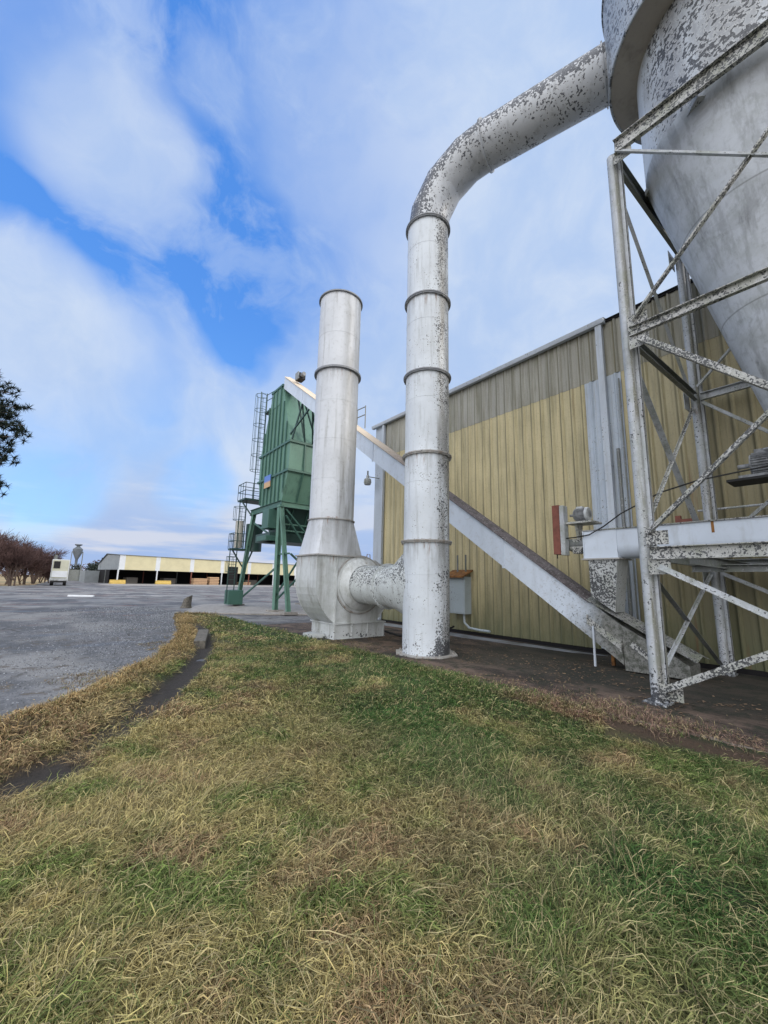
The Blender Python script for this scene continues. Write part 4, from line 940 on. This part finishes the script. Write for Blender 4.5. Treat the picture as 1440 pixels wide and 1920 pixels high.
# ------------------------------------------------------------------ far shed
sd = thing('open_shed', 'long low cream-clad open storage shed across the lot', 'shed', (10.3, 110, 0))
th = math.radians(12.5); A = V((10.3, 110, 0)); ux = V((math.cos(th), math.sin(th), 0)); uy = V((-math.sin(th), math.cos(th), 0))
def W(s, t_, z): return tuple(A + ux * s + uy * t_ + V((0, 0, z)))
def wbox(s0, s1, t0, t1, z0, z1, m=None):
    m = m or MB(); m.add([W(s, t_, z) for z in (z0, z1) for t_ in (t0, t1) for s in (s0, s1)], [(0, 2, 3, 1), (4, 5, 7, 6), (0, 1, 5, 4), (2, 6, 7, 3), (0, 4, 6, 2), (1, 3, 7, 5)]); return m
LEN = 92; BAY = 8.3
k = 0
while k * BAY < LEN:
    wbox(k * BAY + (1.2 if k == 0 else .5), (k + 1) * BAY - .5, 0, .15, 3.1, 6.4).build('fascia_panel', M['cream'], sd)
    wbox(k * BAY - (0 if k == 0 else .5), k * BAY + (1.2 if k == 0 else .5), -.02, .17, 3.1, 6.42).build('fascia_panel', M['farwhite'], sd)
    wbox(k * BAY - .12, k * BAY + .12, -.1, .14, -.04, 3.1).build('post', M['farwhite'] if k != 2 and k != 4 else M['red'], sd)
    k += 1
wbox(-.0, LEN, 12.0, 12.2, -.04, 6).build('back_wall', M['dark'], sd)
m = MB(); m.add([W(0, 0, 3.1), W(0, 14, 3.1), W(0, 14, 4.2), W(0, 8, 6.7), W(0, 0, 6.4)], [(0, 1, 2, 3, 4)]); m.build('gable_wall', M['fargrey'], sd)
m = MB(); m.add([W(.01, 5.5, -.04), W(.01, 14, -.04), W(.01, 14, 3.1), W(.01, 5.5, 3.1)], [(0, 1, 2, 3)]); m.build('side_wall', M['dark'], sd)
m = MB(); m.add([W(-.3, -.3, 6.43), W(LEN, -.3, 6.43), W(LEN, 8, 6.9), W(-.3, 8, 6.9), W(LEN, 14.2, 4.3), W(-.3, 14.2, 4.3)], [(0, 1, 2, 3), (3, 2, 4, 5)]); m.build('roof', M['fargrey'], sd)
for q_ in range(0, 11): wbox(q_ * BAY - .1, q_ * BAY + .1, 7.9, 8.1, -.04, 3.05).build('post', M['red'] if q_ % 2 else M['tower_dark'], sd)
for q_, w_ in ((4., 2.4), (12.5, 3.), (36, 4.), (52, 3.)): wbox(q_, q_ + w_, 6, 8.5, -.04, 1.4).build('stacked_stock', M['wood'], sd)
wbox(26.5, 29.6, -.05, -.02, -.03, 4.9).build('doorway', M['dark'], sd)
wbox(0, LEN, .2, 11.9, 3.05, 3.1).build('ceiling', M['dark'], sd)
m = wbox(-3, -.1, 12, 16, -.04, 2.8); m.build('lean_to', M['fargrey'], sd)
# yellow barriers and lumber
for i, (s, t_, L, lb) in enumerate(((-2.5, -3.5, 3.0, 'yellow concrete barrier at the near-left corner of the shed'), (7.0, -3.0, 3.4, 'yellow concrete barrier in front of the second shed post'))):
    m = MB(); p = [(-.35, -.04), (.35, -.04), (.3, .35), (.15, .55), (.12, .85), (-.12, .85), (-.15, .55), (-.3, .35)]
    m.prof(W(s, t_, 0), W(s + L, t_, 0), [(a, b) for a, b in p]); o = m.build('barrier', M['yellow']); tag(o, lb, 'barrier')
def stack(s, t_, L, D, hgt, lb):
    r = thing('lumber_stack', lb, 'lumber stack', W(s + L / 2, t_, 0))
    nl = int(hgt / .4); 
    for i in range(nl): wbox(s + (i % 2) * .1, s + L - ((i + 1) % 2) * .1, t_, t_ + D, i * .4, i * .4 + .33).build('bundle', M['lumber'], r)
stack(16.4, -2, 3.6, 1.5, 1.6, 'wide low stack of pale lumber in front of the open shed'); stack(20.6, -2, 2.6, 1.5, 2.2, 'narrow tall stack of pale lumber right of the low one by the shed')
stack(31.0, 1, 3.6, 1.5, 1.2, 'lumber stack inside the shed behind the bin legs')

# ------------------------------------------------------------------ truck, far cyclone, far buildings
tk = thing('box_truck', 'pale high-sided truck seen from behind, parked far across the lot', 'truck', (.2, 85, 0))
bx0, bx1 = -1.1, 1.1
m = MB(); m.box(bx0, bx1, 82, 88, 1.0, 4.0); m.build('cargo_box', M['farwhite'], tk)
m = MB(); m.box(bx0 + .1, bx1 - .1, 81.9, 81.98, 1.1, 3.9); m.build('tailgate', plain('tailgate_cream', (.5, .5, .4), .6, .1, 2), tk)
MB().box(bx0 + .25, -.05, 81.84, 81.9, 2.6, 3.7).build('window', M['black'], tk)
MB().box(bx0 + .15, bx1 - .15, 81.8, 81.9, 1.25, 2.2).build('panel', M['farwhite'], tk)
MB().box(bx0 - .05, bx1 + .05, 81.6, 88, .75, 1.0).build('bed', M['tower'], tk)
MB().box(bx0 + .1, bx1 - .1, 81.7, 82.1, .45, .7).build('bumper', M['black'], tk)
for x in (bx0 + .3, bx1 - .3):
    for y in (82.6, 87.2):
        w = MB().lathe((x - .2, y, .46), [(0, 0), (.5, 0), (.5, .4), (0, .4)], 20, 'x').build('wheel', M['black'], tk, True)
m = MB(); m.box(-.95, .95, 88.1, 90, .8, 3.0); m.build('cab', M['farwhite'], tk)
MB().tube((-.75, 82.4, 4.0), (-.75, 82.4, 4.7), .22, 10).build('vent', M['tower_dark'], tk, True)
fc = thing('far_cyclone', 'distant grey cyclone hopper on thin legs above the truck', 'cyclone', (2.3, 150, 0))
cx, cy = 3.4, 150
MB().lathe((cx, cy, 0), [(0, 10.6), (.9, 10.6), (.9, 10.3), (.4, 10.1), (.5, 9.8), (1.2, 9.2), (1.2, 8.2), (.35, 6.2), (.3, 4.2), (0, 4.2)], 24).build('cone', M['fardark'], fc, True)
for dx in (-1.3, 1.3):
    for dy in (-1.3, 1.3): MB().bar((cx + dx, cy + dy, 0), (cx + dx, cy + dy, 8.4), .14, .14).build('leg', M['tower_dark'], fc)
MB().box(cx - 1.3, cx + 1.3, cy - 1, cy + 1, 0, 3.2).build('control_house', M['tower_dark'], fc)
for i, (x, y, w, d, h, mt, lb) in enumerate(((4.6, 125, 1.6, 5, 2.4, 'farwhite', 'tiny white hut beside the far cyclone'), (6.4, 150, 4.0, 8, 2.6, 'fargrey', 'low grey container right of the white hut'), (-3.2, 170, 5, 6, 2.6, 'fargrey', 'low dim building behind the truck'))):
    r = thing('hut', lb, 'building', (x + w / 2, y, 0)); MB().box(x, x + w, y, y + d, -.03, h).build('wall', M[mt], r)
    m = MB(); m.poly([(x - .15, h), (x + w + .15, h), (x + w / 2, h + .55)], 'y', y - .2, y + d + .2); m.build('roof', M['fargrey' if mt == 'farwhite' else 'tower_dark'], r)
    MB().box(x + .3, x + 1.0, y - .03, y - .002, 0, 1.9).build('door', M['dark'], r)

# ------------------------------------------------------------------ stump, tie, chips of concrete
sp = MB(); n = 14
for j, (z, r) in enumerate(((-.03, .3), (.08, .24), (.25, .21), (.55, .2))):
    for k in range(n): a = 2 * PI * k / n; rr = r * (1 + .14 * math.sin(3 * a + 1) + .06 * math.sin(7 * a)); sp.v.append((5.7 + rr * math.cos(a) + z * .12, 24.9 + rr * math.sin(a), z + (.1 * math.cos(a + .5) if j == 3 else 0)))
for j in range(3):
    for k in range(n): sp.f.append((j * n + k, j * n + (k + 1) % n, (j + 1) * n + (k + 1) % n, (j + 1) * n + k))
sp.f.append(tuple(range(3 * n, 4 * n)))
o = sp.build('tree_stump', M['tie']); tag(o, 'small dark tree stump at the lot edge left of the bin', 'stump')
tr_ = MB(); tr_.prof((2.78, 10.5, .07), (3.42, 12.6, .09), [(-.13, -.12), (.13, -.12), (.13, .08), (-.13, .08)])
o = tr_.build('timber_block', M['tie'], bevel=.012); tag(o, 'old squared timber lying across the muddy gutter in the grass', 'timber')
m = MB(); m.prof((.75, 41, -.04), (2.35, 40.2, -.04), [(-.12, 0), (.12, 0), (.09, .12), (-.09, .12)]); o = m.build('parking_stop', M['farwhite']); tag(o, 'white kerb block lying alone on the lot', 'kerb block')
m = MB(); m.poly([(.05, 4.2), (.35, 4.35), (.42, 4.7), (.2, 4.85), (-.1, 4.7), (-.12, 4.4)], 'z', -.045, -.042); o = m.build('puddle', NT('puddle_water').done((.10, .11, .13), .12)); tag(o, kind='structure')

# ------------------------------------------------------------------ trees
def bare_tree(x, y, h, seed, lb, spread=1.):
    R_ = random.Random(seed); tr = thing('bare_tree', lb, 'tree', (x, y, 0), 'bare trees along the left edge of the lot')
    T = MB(); B = MB()
    def br(p, d, L, r, lev):
        q = p + d * L
        (T if lev < 2 else B).tube(p, q, r, 6 if lev < 2 else 3, r * .7, cap=False)
        if lev >= 5: return
        nb = 4 if lev < 4 else 5
        for k in range(nb):
            f = R_.uniform(.12 if lev == 0 else .3, 1.); pp = p + d * L * f
            dd = (d + V((R_.uniform(-1, 1), R_.uniform(-1, 1), R_.uniform(-.25, .7))) * .85 * spread).normalized()
            br(pp, dd, L * R_.uniform(.6, .85), max(r * .5, .017), lev + 1)
    for k in range(3): br(V((x + R_.uniform(-.3, .3), y, 0)), V((R_.uniform(-.4, .4), R_.uniform(-.4, .4), 1)).normalized(), h * .32, .13, 0)
    T.build('trunk', M['bark'], tr); B.build('crown', M['twig'], tr)
specs = []
side = ['tallest bare reddish tree at the left frame edge', 'bare tree second from the left edge, its crown as dense as its neighbours']
i = 0
px = [(-7.2, 78, 10.4), (-5.9, 84, 10.), (-4.9, 76, 8.2), (-4.4, 86, 8.8), (-3.6, 94, 8.2), (-3.9, 101, 8.8), (-2.9, 108, 7.4), (-2.1, 112, 6.4), (-1.2, 118, 6.0), (-.4, 128, 5.4), (-1.3, 104, 4.4)]
lbs = ['tallest bare tree, cut by the left frame edge', 'bare tree just right of the tallest one', 'low forked bare tree standing nearest the yellow grass', 'broad bare tree behind the forked one', 'bare tree halfway along the row to the truck', 'bare tree with thin crown past the middle of the row', 'bare tree in the further half of the row', 'small bare tree left of the truck, third from it', 'small bare tree second from the truck', 'smallest far bare tree just behind the truck', 'bushy bare shrub directly left of the truck']
for (x, y, h), lb in zip(px, lbs): bare_tree(x, y, h * .95, 100 + i, lb, 1.1); i += 1
# distant woods as one mass
m = MB(); R_ = random.Random(5)
for k in range(2600):
    x = R_.uniform(-60, 60); y = 330 + R_.uniform(-8, 8); hgt = 6 + 4 * math.sin(x * .11) + 2 * math.sin(x * .37 + 1)
    z = R_.uniform(0, max(2, hgt)); s_ = R_.uniform(.5, 1.3)
    p = [V((x, y, z)) + V((R_.uniform(-s_, s_), R_.uniform(-s_, s_), R_.uniform(-s_, s_))) for _ in range(3)]
    m.add(p, [(0, 1, 2)])
o = m.build('distant_woods', M['twig']); tag(o, 'hazy far-off bare woods on the horizon', 'woods', kind='stuff')
def leafball(x, y, z, rx, rz, n, name, label, mat, s=.3, seed=1):
    tr = thing(name, label, 'tree', (x, y, 0)); R_ = random.Random(seed); m = MB()
    for k in range(n):
        v = V((R_.gauss(0, 1), R_.gauss(0, 1), R_.gauss(0, 1))).normalized() * R_.random() ** .35
        c = V((x + v.x * rx, y + v.y * rx, z + v.z * rz)); m.add([c + V((R_.uniform(-s, s), R_.uniform(-s, s), R_.uniform(-s, s))) for _ in range(3)], [(0, 1, 2)])
    m.build('crown', M[mat], tr); MB().tube((x, y, 0), (x, y, z), .15, 8).build('trunk', M['bark'], tr)
leafball(9.6, 165, 3.6, 3.3, 2.4, 1500, 'evergreen_tree', 'round dark evergreen tree left of the shed gable', 'bush', .45, 3)
leafball(4.2, 170, 3, 1.6, 2.6, 500, 'evergreen_tree', 'narrow dark evergreen by the far cyclone legs', 'bush', .4, 4)
# pine at left frame edge
def pine(x, y):
    tr = thing('pine_tree', 'dark pine tree reaching in at the left frame edge', 'tree', (x, y, 0)); R_ = random.Random(11); T = MB(); B = MB()
    T.tube((x, y, 0), (x - .2, y, 6), .22, 10, .15, cap=False); T.tube((x - .2, y, 6), (x, y, 11), .15, 8, .04, cap=False)
    for k in range(60):
        z = 5.0 + 5.0 * (k / 59); a = k * 2.4 + R_.uniform(-.3, .3); L = (2.9 - abs(z - 7.6) * .35) * R_.uniform(.75, 1.05)
        p = V((x, y, z)); d = V((math.cos(a), math.sin(a), R_.uniform(-.05, .35))).normalized(); q = p + d * L
        T.tube(p, q, .045, 5, .015, cap=False)
        for j in range(34):
            f = R_.uniform(.25, 1.03); c = p + d * L * f + V((R_.gauss(0, .24), R_.gauss(0, .24), R_.gauss(0, .16)))
            for t_ in range(26):
                dd = V((R_.gauss(0, 1), R_.gauss(0, 1), R_.gauss(.25, 1))).normalized(); e_ = c + dd * R_.uniform(.18, .32); s2 = dd.cross(V((.3, .5, .8))).normalized() * .02
                B.add([c + s2, c - s2, e_], [(0, 1, 2)])
    T.build('trunk', M['bark'], tr); B.build('crown', M['needle'], tr)
pine(-4.65, 25)

# ------------------------------------------------------------------ world: Nishita sky with broken cloud
SUN_EL, SUN_AZ = 27., 143.     # azimuth clockwise from +Y
w = bpy.data.worlds.new('World'); S.world = w; w.use_nodes = True; nt = w.node_tree; N_ = nt.nodes; Lk = nt.links.new
bg = N_['Background']; sky = N_.new('ShaderNodeTexSky'); sky.sky_type = 'NISHITA'; sky.sun_disc = False
sky.sun_elevation = math.radians(SUN_EL); sky.sun_rotation = math.radians(SUN_AZ); sky.air_density = 1.; sky.dust_density = .6; sky.ozone_density = 2.5
tc = N_.new('ShaderNodeTexCoord'); D = tc.outputs['Generated']
def wn(scale, detail, vec, rough=.55):
    n = N_.new('ShaderNodeTexNoise'); n.inputs['Scale'].default_value = scale; n.inputs['Detail'].default_value = detail; n.inputs['Roughness'].default_value = rough; Lk(vec, n.inputs['Vector']); return n
def wmath(op, a, b, clamp=False):
    n = N_.new('ShaderNodeMath'); n.operation = op; n.use_clamp = clamp
    for i, v in enumerate((a, b)):
        if hasattr(v, 'links'): Lk(v, n.inputs[i])
        else: n.inputs[i].default_value = v
    return n.outputs[0]
def wvm(op, a, b):
    n = N_.new('ShaderNodeVectorMath'); n.operation = op
    for i, v in enumerate((a, b)):
        if hasattr(v, 'links'): Lk(v, n.inputs[i])
        elif isinstance(v, (int, float)): n.inputs[3].default_value = v
        else: n.inputs[i].default_value = v
    return n.outputs['Value'] if op == 'DOT_PRODUCT' else n.outputs[0]
def wstep(v, a, b, lo=0., hi=1.):
    n = N_.new('ShaderNodeMapRange'); n.interpolation_type = 'SMOOTHSTEP'; Lk(v, n.inputs[0]); n.inputs[1].default_value = a; n.inputs[2].default_value = b; n.inputs[3].default_value = lo; n.inputs[4].default_value = hi; return n.outputs[0]
def wmix(f, a, b):
    n = N_.new('ShaderNodeMix'); n.data_type = 'RGBA'
    for i, v in ((0, f), (6, a), (7, b)):
        if hasattr(v, 'links'): Lk(v, n.inputs[i])
        else: n.inputs[i].default_value = v if i == 0 else (*v, 1)
    return n.outputs[2]
warp = wn(2.6, 4, D, .5)
dw = wvm('ADD', D, wvm('MULTIPLY', wvm('SUBTRACT', warp.outputs['Color'], (.5, .5, .5)), (.30, .30, .30)))
dw = wvm('NORMALIZE', dw, (0, 0, 0))
BLUE = [(-0.0835, 0.6912, 0.7178, 38, 0.85), (0.0319, 0.5893, 0.8073, 14, 1.0), (0.088, 0.6454, 0.7588, 13, 1.0), (0.1565, 0.7071, 0.6896, 12, 1.0), (0.169, 0.7883, 0.5916, 13, 1.0), (0.2171, 0.8228, 0.5252, 9, 1.0), (0.0064, 0.6325, 0.7745, 11, 0.9), (-0.131, 0.815, 0.5645, 10, 1.0), (-0.0837, 0.8283, 0.554, 9, 1.0), (-0.0358, 0.8513, 0.5234, 8, 0.9), (0.0455, 0.877, 0.4783, 9, 0.9), (0.0849, 0.91, 0.4058, 7, 0.8), (0.2118, 0.9481, 0.2372, 7, 0.45), (-0.0635, 0.9795, 0.191, 9, 0.45)]
CLOUD = [(-0.0168, 0.7092, 0.7048, 9, 0.75), (0.0186, 0.7486, 0.6628, 8, 0.65), (-0.1209, 0.6701, 0.7324, 12, 0.4), (-0.1277, 0.8818, 0.454, 10, 0.95), (-0.0692, 0.9003, 0.4296, 9, 0.95), (-0.0012, 0.9205, 0.3908, 8, 0.8), (0.0997, 0.6053, 0.7897, 4, 0.4), (0.1477, 0.8899, 0.4316, 9, 0.6), (0.2251, 0.5536, 0.8018, 14, 0.5)]
acc = None
for (dx, dy, dz, rad, amt) in BLUE:
    k = wmath('MULTIPLY', wstep(wvm('DOT_PRODUCT', dw, (dx, dy, dz)), math.cos(math.radians(rad)), 1.), amt)
    acc = k if acc is None else wmath('MAXIMUM', acc, k)
for (dx, dy, dz, rad, amt) in CLOUD:
    k = wmath('MULTIPLY', wstep(wvm('DOT_PRODUCT', dw, (dx, dy, dz)), math.cos(math.radians(rad)), 1.), amt)
    acc = wmath('MULTIPLY', acc, wmath('SUBTRACT', 1., wmath('MULTIPLY', k, .8)))
fine = wn(4.5, 9, dw, .62); gap = wmath('MULTIPLY', acc, wstep(fine.outputs['Fac'], .32, .56, .62, 1.35), True)
sp_ = N_.new('ShaderNodeSeparateXYZ'); Lk(D, sp_.inputs[0]); el = sp_.outputs[2]
low = wvm('MULTIPLY', D, (1.2, 1.2, 9.)); band = wstep(wn(2.2, 7, low, .55).outputs['Fac'], .42, .56)
white = wmix(wstep(wn(2.4, 9, dw, .6).outputs['Fac'], .36, .64), (.45, .60, .88), (.66, .76, .92))
lowc = wmix(band, (.38, .52, .82), (.66, .70, .82))
cloud = wmix(wstep(el, .02, .30), lowc, white)
skyc = N_.new('ShaderNodeMix'); skyc.data_type = 'RGBA'; skyc.blend_type = 'MULTIPLY'; skyc.inputs[0].default_value = 1.
skyc.inputs[7].default_value = (2.3, 3.2, 3.5, 1)
Lk(sky.outputs[0], skyc.inputs[6])
STR = .12; GLOW = 1.8
cl = N_.new('ShaderNodeVectorMath'); cl.operation = 'SCALE'; Lk(cloud, cl.inputs[0]); cl.inputs[3].default_value = 1 / STR
# added fill glow in the unseen sky, behind and left of the viewer
glow = wstep(wvm('DOT_PRODUCT', D, tuple(V((-.62, -.55, .56)).normalized())), .05, 1., 0., GLOW)
gv = N_.new('ShaderNodeVectorMath'); gv.operation = 'SCALE'; gv.inputs[0].default_value = (1., .95, .88); Lk(wmath('MULTIPLY', glow, 1 / STR), gv.inputs[3])
clg = wvm('ADD', cl.outputs[0], gv.outputs[0])
deep = wmix(wstep(el, .05, .6), (.22, .47, .94), (.07, .25, .78))
dsc = N_.new('ShaderNodeVectorMath'); dsc.operation = 'SCALE'; Lk(deep, dsc.inputs[0]); dsc.inputs[3].default_value = 1 / STR
blue = wmix(.8, skyc.outputs[2], dsc.outputs[0])
fin = wmix(gap, clg, blue)
Lk(fin, bg.inputs['Color']); bg.inputs['Strength'].default_value = STR

sun = bpy.data.lights.new('Sun', 'SUN'); sun.energy = 1.4; sun.angle = math.radians(10); sun.color = (1, .9, .76)
so = bpy.data.objects.new('Sun', sun); col.objects.link(so)
az, e_ = math.radians(SUN_AZ), math.radians(SUN_EL)
sd_ = V((math.sin(az) * math.cos(e_), math.cos(az) * math.cos(e_), math.sin(e_)))
so.rotation_euler = sd_.to_track_quat('Z', 'Y').to_euler(); so.location = (0, 0, 30)

# ------------------------------------------------------------------ camera
cam = bpy.data.cameras.new('Camera'); co = bpy.data.objects.new('Camera', cam); col.objects.link(co); S.camera = co
cam.sensor_fit = 'VERTICAL'; cam.sensor_height = 24; cam.lens = 767 / 1920 * 24; cam.clip_start = .05; cam.clip_end = 6000
u = V((102, 4460, 767)).normalized(); v = V((111 - 720, -119.6, 767)); v = (v - u * v.dot(u)).normalized(); x_ = -(v.cross(u))
# columns: camera right/up/forward expressed in world axes
x_ = -V(v.cross(u)) 
Rw = Matrix((x_, v, u))       # rows: world X, Y, Z in camera (right, up, fwd) components
right, upv, fwd = Rw.col[0], Rw.col[1], Rw.col[2]
mw = Matrix.Identity(4)
for i in range(3): mw[i][0] = right[i]; mw[i][1] = upv[i]; mw[i][2] = -fwd[i]
mw.translation = V((0, 0, H)); co.matrix_world = mw
S.view_settings.view_transform = 'Standard'; S.view_settings.look = 'None'; S.view_settings.exposure = 0; S.view_settings.gamma = 1
S.cycles.max_bounces = 6
